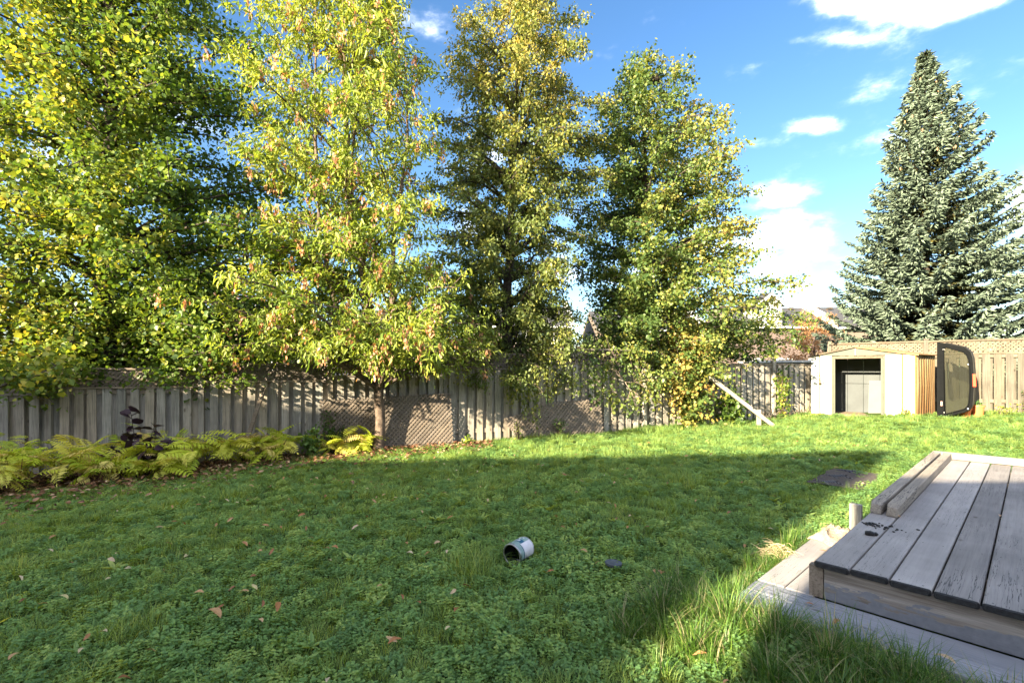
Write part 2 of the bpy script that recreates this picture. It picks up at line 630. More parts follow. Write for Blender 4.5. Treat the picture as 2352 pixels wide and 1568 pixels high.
def clip_line(poly, p, d):
    """clip infinite line p+t*d by convex polygon (ccw) -> (t0,t1)"""
    t0, t1 = -1e9, 1e9
    n = len(poly)
    for i in range(n):
        a, b = poly[i], poly[(i + 1) % n]
        ex, ey = b[0] - a[0], b[1] - a[1]
        nx_, ny2 = -ey, ex
        num = (p[0] - a[0]) * nx_ + (p[1] - a[1]) * ny2
        den = d[0] * nx_ + d[1] * ny2
        if abs(den) < 1e-9:
            if num < 0:
                return None
            continue
        t = -num / den
        if den > 0:
            t0 = max(t0, t)
        else:
            t1 = min(t1, t)
    return (t0, t1) if t1 - t0 > 0.02 else None

def lattice_strips(poly, pitch, ang=45):
    out = []
    for layer, sg in ((0, 1), (1, -1)):
        a = math.radians(ang * sg)
        d = (math.cos(a), math.sin(a))
        nrm = (-d[1], d[0])
        pr = [q[0] * nrm[0] + q[1] * nrm[1] for q in poly]
        k = min(pr) + pitch / 2
        while k < max(pr):
            c = clip_line(poly, (nrm[0] * k, nrm[1] * k), d)
            if c:
                out.append((layer, (nrm[0] * k + d[0] * c[0], nrm[1] * k + d[1] * c[0]), (nrm[0] * k + d[0] * c[1], nrm[1] * k + d[1] * c[1])))
            k += pitch
    return out

def lattice_mb(poly, pitch, sw, th, O, ex, ez, en):
    mb = MB()
    for layer, a, b in lattice_strips(poly, pitch):
        off = (th * 0.52 if layer == 0 else -th * 0.52)
        A = O + ex * a[0] + ez * a[1] + en * off
        B = O + ex * b[0] + ez * b[1] + en * off
        mb.bar(A, B, th, sw, up=en.cross((B - A).normalized()))
    return mb

Z3 = Vector((0, 0, 1))
post_mesh = {}
for i in range(len(POSTX)):
    x = POSTX[i]
    zt = max(RAILZ[min(i, len(RAILZ) - 1)], RAILZ[max(i - 1, 0)])
    hasl = LAT[min(i, len(LAT) - 1)] or LAT[max(i - 1, 0)]
    top = zt + (0.34 if hasl else 0.02)
    if i == len(POSTX) - 2:
        top = zt + 0.29
    g = ground(x, fence_y(x)) - 0.05
    mb = MB().box((0, 0, (top - g) / 2), (0.09, 0.09, top - g))
    if hasl:
        mb.box((0, 0, top - g + 0.012), (0.125, 0.125, 0.024))
    M = Matrix.Translation(fp(x, 0.012, g)) @ RF
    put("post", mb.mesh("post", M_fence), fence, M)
for i in range(len(POSTX) - 1):
    x0, x1 = POSTX[i], POSTX[i + 1]
    zt = RAILZ[i]
    a, b = fp(x0), fp(x1)
    ln = (b - a).length - 0.09
    mid = (a + b) / 2
    gm = ground(mid.x, mid.y)
    xx = mid.x
    def rail(z, off, w, h, nm):
        mb = MB().box((0, 0, 0), (ln, w, h))
        put(nm, mb.mesh(nm, M_rail), fence, Matrix.Translation(mid + FN * off + Vector((0, 0, z))) @ RF)
    rail(zt, 0.0, 0.12, 0.035, "rail")
    rail(zt - 0.065, 0.0, 0.036, 0.088, "rail")
    rail(gm + 0.25, 0.0, 0.036, 0.088, "rail")
    n = int(ln / PITCH)
    st = (ln - (n - 1) * PITCH) / 2
    for k in range(n):
        s = st + k * PITCH + 0.045
        q = a + FD * (s + random.uniform(-.006, .006))
        g = ground(q.x, q.y)
        h = zt - 0.02 - g - random.uniform(0.01, 0.05)
        tilt = Matrix.Rotation(random.gauss(0, 0.006), 4, 'Y')
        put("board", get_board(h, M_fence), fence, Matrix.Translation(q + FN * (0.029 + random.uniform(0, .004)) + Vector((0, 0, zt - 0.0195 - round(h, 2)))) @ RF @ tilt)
        for dq in ((PITCH / 2,) if k else (-PITCH / 2, PITCH / 2)):
            q2 = q + FD * dq
            h2 = zt - 0.08 - g
            put("board", get_board(h2, M_fence), fence, Matrix.Translation(q2 - FN * (0.029 + random.uniform(0, .004)) + Vector((0, 0, zt - 0.08 - round(h2, 2)))) @ RF)
    if LAT[i]:
        rail(zt + 0.325, 0.0, 0.075, 0.035, "rail")
        dense = i < 7
        poly = [(0, 0), (ln, 0), (ln, 0.285), (0, 0.285)]
        mb = lattice_mb(poly, 0.052 if dense else 0.088, 0.036, 0.007, mid - FD * (ln / 2) + Vector((0, 0, zt + 0.02)), FD, Z3, FN)
        o = put("lattice_panel", mb.mesh("lattice_panel", M_lattice), fence)
        props(o, kind="stuff")
# worn leftover brace leaning on the left part of the fence
b0 = fp(-4.98, 0.5, ground(-4.98, 8.6) + 0.02)
b1 = fp(-4.66, 0.08, 1.20)
M = Matrix.Translation(b0) @ (b1 - b0).to_track_quat('Z', 'Y').to_matrix().to_4x4()
props(put("leaning_plank", MB().box((0, 0, (b1 - b0).length / 2), (0.085, 0.03, (b1 - b0).length)).mesh("leaning_plank", M_lattice), None, M),
      "thin weathered plank leaning on the left part of the board fence", "plank")

# ------------------------------------------------------------------ right fence, beyond shed
RFD = Vector((0.82, -0.572, 0)).normalized()
RFN = Vector((-0.572, -0.82, 0)).normalized()
R0 = Vector((9.25, 14.1, 0))
fence2 = thing("wooden_fence", "sunlit pale board fence with lattice top at the right edge behind the shed", "fence", (11.7, 12.4, 0.4))
RR = Matrix((RFD, -RFN, Vector((0, 0, 1)))).transposed().to_4x4()
RPOST = [0.0, 2.15, 4.18, 6.3, 8.4]
for i, s in enumerate(RPOST):
    q = R0 + RFD * s
    g = ground(q.x, q.y) - 0.05
    top = 2.33
    mb = MB().box((0, 0, (top - g) / 2), (0.09, 0.09, top - g)).box((0, 0, top - g + 0.014), (0.13, 0.13, 0.028))
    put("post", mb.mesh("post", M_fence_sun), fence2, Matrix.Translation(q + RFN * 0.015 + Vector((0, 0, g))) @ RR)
for i in range(len(RPOST) - 1):
    a, b = R0 + RFD * RPOST[i], R0 + RFD * RPOST[i + 1]
    ln = RPOST[i + 1] - RPOST[i] - 0.09
    mid = (a + b) / 2
    for z, w, h in ((1.955, 0.12, 0.035), (1.885, 0.036, 0.088), (0.75, 0.036, 0.088), (2.285, 0.085, 0.04)):
        put("rail", MB().box((0, 0, 0), (ln, w, h)).mesh("rail", M_lattice_pale), fence2, Matrix.Translation(mid + Vector((0, 0, z))) @ RR)
    n = int(ln / 0.105)
    for k in range(n):
        q = a + RFD * (0.045 + 0.06 + k * 0.105)
        g = ground(q.x, q.y)
        fr = k % 2 == 0
        h = 1.93 - g - (0.0 if fr else 0.07)
        w = 0.138 if fr else 0.060
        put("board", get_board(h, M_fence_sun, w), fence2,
            Matrix.Translation(q + RFN * (0.032 + 0.004 * (k % 3) if fr else -0.045) + Vector((0, 0, g))) @ RR)
    poly = [(0, 0), (ln, 0), (ln, 0.29), (0, 0.29)]
    mb = lattice_mb(poly, 0.064, 0.038, 0.007, a + RFD * 0.045 + Vector((0, 0, 1.975)), RFD, Z3, RFN)
    props(put("lattice_panel", mb.mesh("lattice_panel", M_lattice_pale), fence2), kind="stuff")

# ------------------------------------------------------------------ leaning lattice panels
def lean_panel(name, x0, x1, polyf, label, lean=0.16):
    a, b = fp(x0, 0.30), fp(x1, 0.30)
    ga, gb = ground(a.x, a.y), ground(b.x, b.y)
    w = (b - a).length
    ex = (b + Vector((0, 0, gb)) - a - Vector((0, 0, ga))).normalized()
    ez = (Z3 - FN * lean).normalized()
    ez = (ez - ex * ez.dot(ex)).normalized()
    en = ex.cross(ez)
    if en.dot(FN) < 0:
        en = -en
    O = a + Vector((0, 0, ga - 0.03))
    t = thing(name, label, "lattice", tuple((a + b) / 2 + Vector((0, 0, (ga + gb) / 2))))
    poly = polyf(w)
    for layer, p, q in lattice_strips(poly, 0.062):
        off = 0.0045 if layer == 0 else -0.0045
        A = O + ex * p[0] + ez * p[1] + en * off
        B = O + ex * q[0] + ez * q[1] + en * off
        X = (B - A)
        L_ = X.length
        X.normalize()
        Y = en.cross(X)
        M = Matrix((X, Y, en)).transposed().to_4x4()
        M.translation = (A + B) / 2
        put("slat", MB().box((0, 0, 0), (L_, 0.037, 0.007)).mesh("slat", M_lattice), t, M)
    return t
lean_panel("lattice_panel", -3.72, -1.30, lambda w: [(0, 0), (w, 0), (w, 1.13), (0, 1.10)],
           "large diagonal lattice panel leaning on the fence behind the slim tree trunk")
lean_panel("lattice_panel", -0.25, 2.02, lambda w: [(0.35, 0), (w, 0), (w, 0.86), (w * .5, 0.84), (0.0, 0.5)],
           "broken lattice panel with a pointed left end leaning on the fence under the birch", 0.2)

# ------------------------------------------------------------------ small scissor trellis
def trellis():
    a, b = fp(6.45, 0.22), fp(8.1, 0.25)
    g = ground(a.x, a.y)
    t = thing("garden_trellis", "low pale expanding trellis standing against the fence foot near the shed", "trellis", tuple(a + Vector((0, 0, g))))
    w = (b - a).length
    for layer, p, q in lattice_strips([(0, 0), (w, 0.05), (w, 0.28), (0, 0.24)], 0.11):
        A = a + FD * p[0] + Vector((0, 0, g + p[1])) + FN * (0.006 * (1 if layer else -1))
        B = a + FD * q[0] + Vector((0, 0, g + q[1])) + FN * (0.006 * (1 if layer else -1))
        put("slat", MB().bar(A, B, 0.008, 0.022, up=FN.cross((B - A).normalized())).mesh("slat", M_lattice_pale), t)
trellis()

# ------------------------------------------------------------------ leaning post + stake
pa, pb = Vector((6.28, 11.62, ground(6.28, 11.62) + 0.015)), Vector((4.72, 11.75, 1.42))
M = Matrix.Translation(pa) @ (pb - pa).to_track_quat('Z', 'Y').to_matrix().to_4x4()
props(bevel(put("timber_post", MB().box((0, 0, (pb - pa).length / 2), (0.092, 0.092, (pb - pa).length)).mesh("timber_post", M_fence), None, M), 0.006),
      "pale square timber post leaning at a slant out of the leafy shrub", "post")
q = Vector((5.98, 11.72, ground(5.98, 11.72) - 0.03))
props(bevel(put("stake", MB().box((0, 0, 0.22), (0.085, 0.085, 0.44)).mesh("stake", M_fence), None, Matrix.Translation(q)), 0.006),
      "short pale wooden stake upright under the leaning post", "stake")

# ------------------------------------------------------------------ deck
deck = thing("wooden_deck", "low wooden deck of wide grey painted boards at the lower right", "deck", tuple(dk(0, 0)))
W = 0.182
def rounded_board(name, ln, w, th, r, mats):
    """board along +x with rounded long edges; ends in second material"""
    prof = []
    for (cy, cz, a0) in ((w / 2 - r, -r, 0), (-w / 2 + r, -r, 90), (-w / 2 + r, -th + r, 180), (w / 2 - r, -th + r, 270)):
        for k in range(4):
            a = math.radians(a0 + k * 30)
            prof.append((cy + r * math.cos(a), cz + r * math.sin(a)))
    mb = MB()
    n = len(prof)
    segs = 2
    vs_, fs, mi = [], [], []
    stations = [(0.0, 0.012), (0.012, 0.0), (ln - 0.012, 0.0), (ln, 0.012)]
    for (x, ins) in stations:
        for (y, z) in prof:
            k = 1 - ins * 2 / w
            vs_.append((x, y * k, -th / 2 + (z + th / 2) * (1 - ins * 0.9 / th)))
    for i in range(len(stations) - 1):
        for k in range(n):
            fs.append([i * n + k, i * n + (k + 1) % n, (i + 1) * n + (k + 1) % n, (i + 1) * n + k][::-1])
            mi.append(1 if i == 0 and len(mats) > 1 else 0)
    fs.append([k for k in range(n)])
    mi.append(len(mats) - 1)
    fs.append([(len(stations) - 1) * n + k for k in range(n)][::-1])
    mi.append(0)
    me = mesh_py(name, vs_, fs, mats, mi)
    return me
DLEN = 5.12
dbm = rounded_board("deck_board", DLEN, W - 0.008, 0.038, 0.012, [M_deck, M_endgrain])
dbm2 = rounded_board("deck_board", DLEN, W - 0.008, 0.038, 0.012, [M_deck_crack, M_endgrain])
for k in range(14):
    s = W / 2 + k * W
    jx = random.uniform(-0.008, 0.008) if k else 0
    M = Matrix.Translation(dk(s, jx - 0.02, DTOP + random.uniform(-.002, .002))) @ RDECK
    put("deck_board", dbm2 if k in (3, 4, 7, 10) else dbm, deck, M)
mb = MB()
for k in range(14):
    for jn in range(7):
        for dy in (-.05, .05):
            p = dk(W / 2 + k * W + dy, 0.02 + jn * 0.84 + random.uniform(-.01, .01), DTOP + .0032)
            mb.add([p + Vector((.0048 * math.cos(q * pi / 3), .0048 * math.sin(q * pi / 3), 0)) for q in range(6)], [range(6)])
props(put("screw_heads", mb.mesh("screw_heads", M_endgrain), deck), kind="stuff")
# fascia, corner post, joists
fl = 2.7
me = MB().box((fl / 2, 0, 0), (fl, 0.036, 0.184)).mesh("fascia_board", M_fascia)
RFA = Matrix((DN, DD, Vector((0, 0, 1)))).transposed().to_4x4()
FZ = DTOP - 0.038 - 0.092
put("fascia_board", me, deck, Matrix.Translation(dk(0.05, 0.03, FZ)) @ RFA)
me = MB().box((2.5, 0, 0), (4.9, 0.036, 0.184)).mesh("fascia_board", M_timber)
put("fascia_board", me, deck, Matrix.Translation(dk(0.045, 0.1, FZ)) @ RDECK)
put("corner_post", MB().box((0, 0, 0), (0.05, 0.075, 0.186)).mesh("corner_post", M_rail), deck, Matrix.Translation(dk(0.008, 0.035, FZ)) @ RDECK)
for k in range(6):
    put("joist", MB().box((1.25, 0, 0), (2.5, 0.036, 0.18)).mesh("joist", M_rail), deck, Matrix.Translation(dk(0.07, 0.5 + k * 0.85, FZ - 0.003)) @ RFA)
# step wrapped round the deck corner
step = thing("deck_step", "low grey painted wooden step wrapped round the front corner of the deck", "step", tuple(dk(-0.1, -0.1)))
sb = rounded_board("step_board", 1.5, 0.160, 0.036, 0.008, [M_deck])
for k in range(2):
    put("step_board", sb, step, Matrix.Translation(dk(-0.082 - k * 0.166, 0.0, PTOP)) @ RDECK)
RST = Matrix((DN, DD, Vector((0, 0, 1)))).transposed().to_4x4()
for k in range(2):
    ln = 3.2
    sbf = rounded_board("step_board", ln, 0.180, 0.036, 0.008, [M_step])
    put("step_board", sbf, step, Matrix.Translation(dk(-0.33, -0.095 - k * 0.186, PTOP)) @ RST)
put("riser", MB().box((1.6, 0, 0), (3.2, 0.034, 0.11)).mesh("riser", M_step), step, Matrix.Translation(dk(-0.31, -0.35, PTOP - 0.036 - 0.055)) @ RST)
put("riser", MB().box((0.75, 0, 0), (1.5, 0.034, 0.11)).mesh("riser", M_timber), step, Matrix.Translation(dk(-0.31, -0.1, PTOP - 0.036 - 0.055)) @ RDECK)

def timber(s, t0, ln, label, rot=0.0, sz=0.086):
    mb = MB()
    h = sz
    # slanted, split front end
    v = [(0.02, -h / 2, 0), (0.0, h / 2, 0), (0.0, h / 2 - .01, h * .7), (0.05, -h / 2 + .012, h * .72), (0.05, h / 2 - .012, h), (0.07, -h / 2 + .012, h)]
    mb.box((ln / 2 + 0.05, 0, h / 2), (ln - 0.1, h, h))
    mb.add([(0.1, -h / 2, 0), (0.1, h / 2, 0), (0.1, h / 2, h), (0.1, -h / 2, h), (0.0, -h / 2 + .004, 0.0), (0.012, h / 2 - .004, 0.0), (0.03, h / 2 - .01, h * .86), (0.02, -h / 2 + .01, h * .8)],
           [(4, 5, 1, 0), (5, 6, 2, 1), (6, 7, 3, 2), (7, 4, 0, 3), (5, 4, 7, 6)])
    o = put("timber", mb.mesh("timber", M_timber), None, Matrix.Translation(dk(s, t0, DTOP + 0.001)) @ RDECK @ Matrix.Rotation(rot, 4, 'Z'))
    bevel(o, 0.009, 2)
    return props(o, label, "timber")
timber(0.045, 1.42, 3.68, "square timber lying along the very outer edge of the deck", 0.0)
timber(0.152, 1.40, 3.60, "square timber with a split front end lying beside the outermost timber on the deck", 0.0, 0.084)
me = MB().box((1.3, 0, 0.045), (2.6, 0.085, 0.085)).mesh("timber", M_timber)
props(bevel(put("timber", me, None, Matrix.Translation(dk(0.01, 5.045, DTOP + 0.002)) @ RST), 0.008), "pale timber lying across the far end of the deck boards", "timber")
q = Vector((2.83, 3.98, ground(2.83, 3.98) - 0.03))
props(bevel(put("stub_post", MB().box((0, 0, 0.185), (0.05, 0.085, 0.37)).mesh("stub_post", M_fence), None, Matrix.Translation(q) @ RDECK), 0.005),
      "short sawn-off wooden post standing in the grass beside the deck edge", "post")

# burlap heap
def crumple(name, L_, W_, h, mat, n=34, seed=0.0):
    vs_, fs = [], []
    for j in range(n + 1):
        for i in range(n + 1):
            u_, v_ = i / n, j / n
            e = min(u_, 1 - u_, v_, 1 - v_) * 4
            e = min(1, e)
            z = 0.5 + 0.5 * mnoise.noise(Vector((u_ * 4 + seed, v_ * 4, seed))) + 0.5 * abs(mnoise.noise(Vector((u_ * 9, v_ * 9 + seed, 3))))
            wx = 0.18 * mnoise.noise(Vector((u_ * 3, v_ * 3, seed + 9)))
            wy = 0.18 * mnoise.noise(Vector((u_ * 3, v_ * 3, seed + 19)))
            vs_.append(((u_ - .5 + wx) * L_, (v_ - .5 + wy) * W_, h * z * e + 0.004))
    for j in range(n):
        for i in range(n):
            o = j * (n + 1) + i
            fs.append([o, o + 1, o + n + 2, o + n + 1])
    me = mesh_py(name, vs_, fs, [mat], None, True)
    return me
M_burlap = simple_mat("pale_burlap", (0.42, 0.33, 0.24), 0.95, 0.25, 50, bump=0.8, spec=0.1)
o = put("burlap_cloth", crumple("burlap_cloth", 0.5, 0.27, 0.085, M_burlap, seed=2.3), None, Matrix.Translation(dk(-0.19, 1.32, PTOP)) @ RDECK)
props(o, "crumpled beige burlap cloth heaped on the far end of the side step", "cloth")
sm = o.modifiers.new("thick", 'SOLIDIFY')
sm.thickness = 0.004

# charred debris on the deck
M_char = simple_mat("wet_black_debris", (0.012, 0.010, 0.009), 0.5, 0.5, 60, bump=0.6)
def blob(mb, c, r, n=8, flat=0.5):
    vs_, fs = [], []
    st = 5
    for j in range(st + 1):
        a = pi * j / st
        for i in range(n):
            b = 2 * pi * i / n
            rr = r * (1 + 0.45 * mnoise.noise(Vector((c[0] * 40 + math.cos(b) * 1.4, c[1] * 40 + math.sin(b) * 1.4, j * 0.7))))
            vs_.append((c[0] + rr * math.sin(a) * math.cos(b), c[1] + rr * math.sin(a) * math.sin(b), c[2] + rr * flat * math.cos(a)))
    for j in range(st):
        for i in range(n):
            fs.append([j * n + i, (j + 1) * n + i, (j + 1) * n + (i + 1) % n, j * n + (i + 1) % n])
    mb.add(vs_, fs)
mb = MB()
c0 = dk(0.13, 0.78, DTOP)
blob(mb, c0 + Vector((0, 0, 0.012)), 0.030, 10, 0.6)
blob(mb, c0 + Vector((0.03, -0.01, 0.01)), 0.018, 8, 0.7)
props(put("dark_debris", mb.mesh("dark_debris", M_char, True)), "black lump of wet debris on the second deck board", "debris")
mb = MB()
for k in range(40):
    c = dk(random.gauss(0.13, 0.085), random.gauss(1.06, 0.045), DTOP + 0.003)
    if dk_inv(c.x, c.y)[0] < 0.02:
        continue
    blob(mb, c, abs(random.gauss(0.003, 0.006)) + 0.002, 6, 0.5)
for k in range(7):
    c = dk(0.07 + random.uniform(-.03, .03), 1.07 + random.uniform(-.03, .03), DTOP + 0.006)
    d = DD * random.uniform(-.03, .03) + DN * random.uniform(-.03, .03)
    mb.tube([c, c + d, c + d * 1.7], [0.006, 0.005, 0.002], 5)
props(put("debris_crumbs", mb.mesh("debris_crumbs", M_char, True)), "scatter of black crumbs and twigs across the outer deck boards", "debris", kind="stuff")

# ------------------------------------------------------------------ door mat with dotted dog shapes
def doormat():
    c = Vector((4.24, 6.12, 0))
    ex, ey = Vector((0.72, 0.694, 0)).normalized(), Vector((-0.694, 0.72, 0)).normalized()
    c.z = max(ground(*(c + ex * a + ey * b).to_2d()) for a in (-.55, 0, .55) for b in (-.28, 0, .28)) + 0.026
    R = Matrix((ex, ey, Z3)).transposed().to_4x4()
    M0 = Matrix.Translation(c) @ R
    t = thing("doormat", "worn brown doormat with dotted dog shapes lying in the grass by the deck", "doormat", tuple(c), math.atan2(ex.y, ex.x))
    M_mat = simple_mat("coir_mat", (0.10, 0.085, 0.078), 0.95, 0.25, 60, bump=0.7, spec=0.1)
    M_navy = simple_mat("dark_navy_print", (0.005, 0.006, 0.013), 1.0, 0.3, 30, spec=0.0)
    M_dot = simple_mat("white_dots", (0.3, 0.3, 0.3), 0.9, 0.05, 30)
    mb = MB()
    n, m_ = 12, 6
    vs_, fs = [], []
    for layer in (0, 1):
        for j in range(m_ + 1):
            for i in range(n + 1):
                u_, v_ = (i / n - .5) * 1.2, (j / m_ - .5) * 0.56
                if i in (0, n) or j in (0, m_):
                    u_ += random.uniform(-.02, .02)
                    v_ += random.uniform(-.02, .02)
                vs_.append((u_, v_, (0.006 if layer else -0.004)))
    L1 = (n + 1) * (m_ + 1)
    for j in range(m_):
        for i in range(n):
            o = j * (n + 1) + i
            fs.append([o + n + 1, o + n + 2, o + 1, o])
            o += L1
            fs.append([o, o + 1, o + n + 2, o + n + 1])
    rim = [i for i in range(n + 1)] + [j * (n + 1) + n for j in range(1, m_ + 1)] + [m_ * (n + 1) + i for i in range(n - 1, -1, -1)] + [j * (n + 1) for j in range(m_ - 1, 0, -1)]
    for k in range(len(rim)):
        a, b = rim[k], rim[(k + 1) % len(rim)]
        fs.append([a, b, b + L1, a + L1])
    put("mat_pad", mesh_py("mat_pad", vs_, fs, [M_mat]), t, M0)
    dog = [(-.18, -.13), (-.13, -.13), (-.10, -.02), (.07, -.02), (.09, -.13), (.14, -.13), (.15, .02), (.19, .06), (.24, .05), (.25, .09), (.19, .12), (.16, .16), (.13, .10), (-.12, .10), (-.20, .16), (-.21, .14), (-.17, .06)]
    Ri = R.inverted()
    for (wx, wy, sc, fl) in ((4.19, 6.19, .62, 1), (4.58, 6.52, .62, -1), (3.86, 5.86, .55, 1)):
        def loc(x, y, z):
            p = Ri @ Vector((wx - c.x + fl * x * sc, wy - c.y + y * sc * 1.55, 0))
            return (min(.59, max(-.59, p.x)), min(.27, max(-.27, p.y)), z)
        pts = [loc(x, y, 0.0088) for x, y in dog]
        f = list(range(len(pts)))
        if fl < 0:
            f = f[::-1]
        o = put("dog_shape", mesh_py("dog_shape", pts, [f], [M_navy]), t, M0)
        mb2 = MB()
        for ix in range(-5, 6):
            for iy in range(-3, 5):
                x, y = ix * 0.05 + (iy % 2) * 0.025, iy * 0.042
                ins = False
                for a in range(len(dog)):
                    x1, y1 = dog[a]
                    x2, y2 = dog[a - 1]
                    if (y1 > y) != (y2 > y) and x < (x2 - x1) * (y - y1) / (y2 - y1) + x1:
                        ins = not ins
                if ins:
                    X, Y, _ = loc(x, y, 0)
                    mb2.add([(X + .010 * math.cos(k * pi / 3), Y + .010 * math.sin(k * pi / 3), 0.0108) for k in range(6)], [range(6)])
        d = put("dots", mb2.mesh("dots", M_dot), t, M0)
        d["kind"] = "stuff"
        d.parent = o
        d.matrix_basis = Matrix.Identity(4)
doormat()

# ------------------------------------------------------------------ paint can
def paint_can():
    R_, L_ = 0.085, 0.185
    ax = Vector((0.60, 0.80, 0.03)).normalized()
    c = Vector((0.0, 3.80, 0))
    c.z = ground(0, 3.85) + R_ - 0.004
    side = Vector((0.80, -0.60, 0)).normalized()
    up = side.cross(ax)
    M0 = Matrix((side, ax, up)).transposed().to_4x4()
    M0.translation = c
    t = thing("paint_can", "open paint can with teal and pale label lying on its side in the shaded lawn", "paint can", tuple(c - Vector((0, 0, R_))))
    M_metal = simple_mat("dull_can_metal", (0.35, 0.35, 0.37), 0.35, 0.2, 20, metal=0.9)
    M_in = simple_mat("dried_black_paint", (0.008, 0.009, 0.014), 0.35, 0.3, 20)
    M_lab = simple_mat("grey_green_label", (0.20, 0.29, 0.28), 0.5, 0.18, 14)
    M_teal = simple_mat("dark_teal_label", (0.012, 0.085, 0.15), 0.45, 0.2, 14)
    M_pale = simple_mat("pale_label_panel", (0.55, 0.53, 0.56), 0.5, 0.10, 14)
    M_wht = simple_mat("white_print", (0.8, 0.78, 0.8), 0.5, 0.05, 14)
    n = 40
    def lathe(name, prof, mat, par=t):
        vs_, fs = [], []
        for (r, y) in prof:
            for k in range(n):
                a = 2 * pi * k / n
                dent = 1 - 0.03 * math.exp(-((a - 1.1) / 0.35) ** 2)
                vs_.append((r * dent * math.cos(a), y, r * dent * math.sin(a)))
        for i in range(len(prof) - 1):
            for k in range(n):
                fs.append([i * n + k, i * n + (k + 1) % n, (i + 1) * n + (k + 1) % n, (i + 1) * n + k])
        return put(name, mesh_py(name, vs_, fs, [mat], None, True), par, M0)
    lathe("can_body", [(0.0, L_ - .004), (R_ * .96, L_ - .004), (R_ * .97, L_), (R_, L_ - .002), (R_, 0.0)], M_metal)
    lathe("can_lining", [(0.0, L_ - .008), (R_ - .003, L_ - .008), (R_ - .003, 0.001)], M_in)
    lathe("rim", [(R_ - .003, 0.002), (R_ - .012, 0.0), (R_ - .011, -0.004), (R_ - .002, -0.006), (R_ + .003, -0.003), (R_ + .002, 0.004)], M_metal)
    lathe("rim", [(R_, L_ - .006), (R_ + .003, L_ - .003), (R_ + .001, L_ + .001)], M_metal)
    def patch(name, a0, a1, y0, y1, mat, off, par=t):
        m_ = max(2, int(abs(a1 - a0) / 6))
        vs_, fs = [], []
        for j, y in enumerate((y0, y1)):
            for i in range(m_ + 1):
                a = math.radians(a0 + (a1 - a0) * i / m_)
                dent = 1 - 0.03 * math.exp(-((a - 1.1) / 0.35) ** 2)
                vs_.append(((R_ * dent + off) * math.cos(a), y, (R_ * dent + off) * math.sin(a)))
        for i in range(m_):
            fs.append([i, i + 1, m_ + 2 + i, m_ + 1 + i])
        return put(name, mesh_py(name, vs_, fs, [mat], None, True), par, M0)
    lab = patch("label_wrap", -20, 200, 0.012, L_ - .012, M_lab, 0.0012)
    def sub(name, *a):
        o = patch(name, *a)
        o.parent = lab
        o.matrix_basis = Matrix.Identity(4)
        return o
    sub("pale_panel", -20, 62, 0.055, L_ - .012, M_pale, 0.0022)
    sub("teal_band", 62, 150, 0.068, 0.118, M_teal, 0.0022)
    sub("dark_stripe", -20, 62, 0.046, 0.053, M_teal, 0.0022)
    # worn, illegible white print: two short lines and a peak mark, as on the label
    for j, y in enumerate((0.080, 0.091)):
        a = 82
        while a < 118:
            w = random.choice((2.0, 3.0, 3.6))
            sub("print_mark", a, a + w, y, y + 0.008, M_wht, 0.0032)
            a += w + 1.4
    for j in range(4):
        sub("print_mark", 84 + j * 1.9, 94 - j * 1.6, 0.101 + j * 0.0035, 0.1035 + j * 0.0035, M_wht, 0.0032)
    for (a0, y0, w, h) in ((122, 0.030, 16, 0.022), (100, 0.132, 10, 0.016), (128, 0.128, 14, 0.02), (84, 0.15, 6, 0.01)):
        sub("print_mark", a0, a0 + w, y0, y0 + h, M_wht, 0.0026)
    # wire handle
    pts = []
    for k in range(15):
        a = math.radians(8 - 200 * k / 14)
        pts.append(M0 @ Vector(((R_ + .012) * math.cos(a), 0.05 + 0.05 * math.sin(pi * k / 14), (R_ + .006) * math.sin(a) + 0.01)))
    pts = [p for p in pts if p.z > c.z - R_ - 0.02]
    put("wire_handle", MB().tube(pts, 0.0016, 5).mesh("wire_handle", M_metal, True), t)
paint_can()

# dark disc in the grass
mb = MB()
n = 18
vs_ = []
for z, r in ((-.012, .066), (.010, .070), (.014, .066), (.012, .0)):
    for k in range(n):
        a = 2 * pi * k / n
        rr = r * (1 + 0.07 * mnoise.noise(Vector((math.cos(a) * 2, math.sin(a) * 2, 4))))
        vs_.append((rr * math.cos(a) * 1.12, rr * math.sin(a), z))
fs = [[i * n + k, i * n + (k + 1) % n, (i + 1) * n + (k + 1) % n, (i + 1) * n + k] for i in range(3) for k in range(n)]
mb.add(vs_, fs)
M_slate = simple_mat("dark_slate", (0.06, 0.07, 0.085), 0.6, 0.2, 30, bump=0.3)
props(put("flat_stone", mb.mesh("flat_stone", M_slate), None, Matrix.Translation((0.755, 3.60, ground(.755, 3.6) + 0.05)) @ Matrix.Scale(0.82, 4) @ Matrix.Rotation(0.03, 4, 'X') @ Matrix.Rotation(0.06, 4, 'Y')),
      "flat dark grey disc-shaped stone in the clover right of the paint can", "stone")

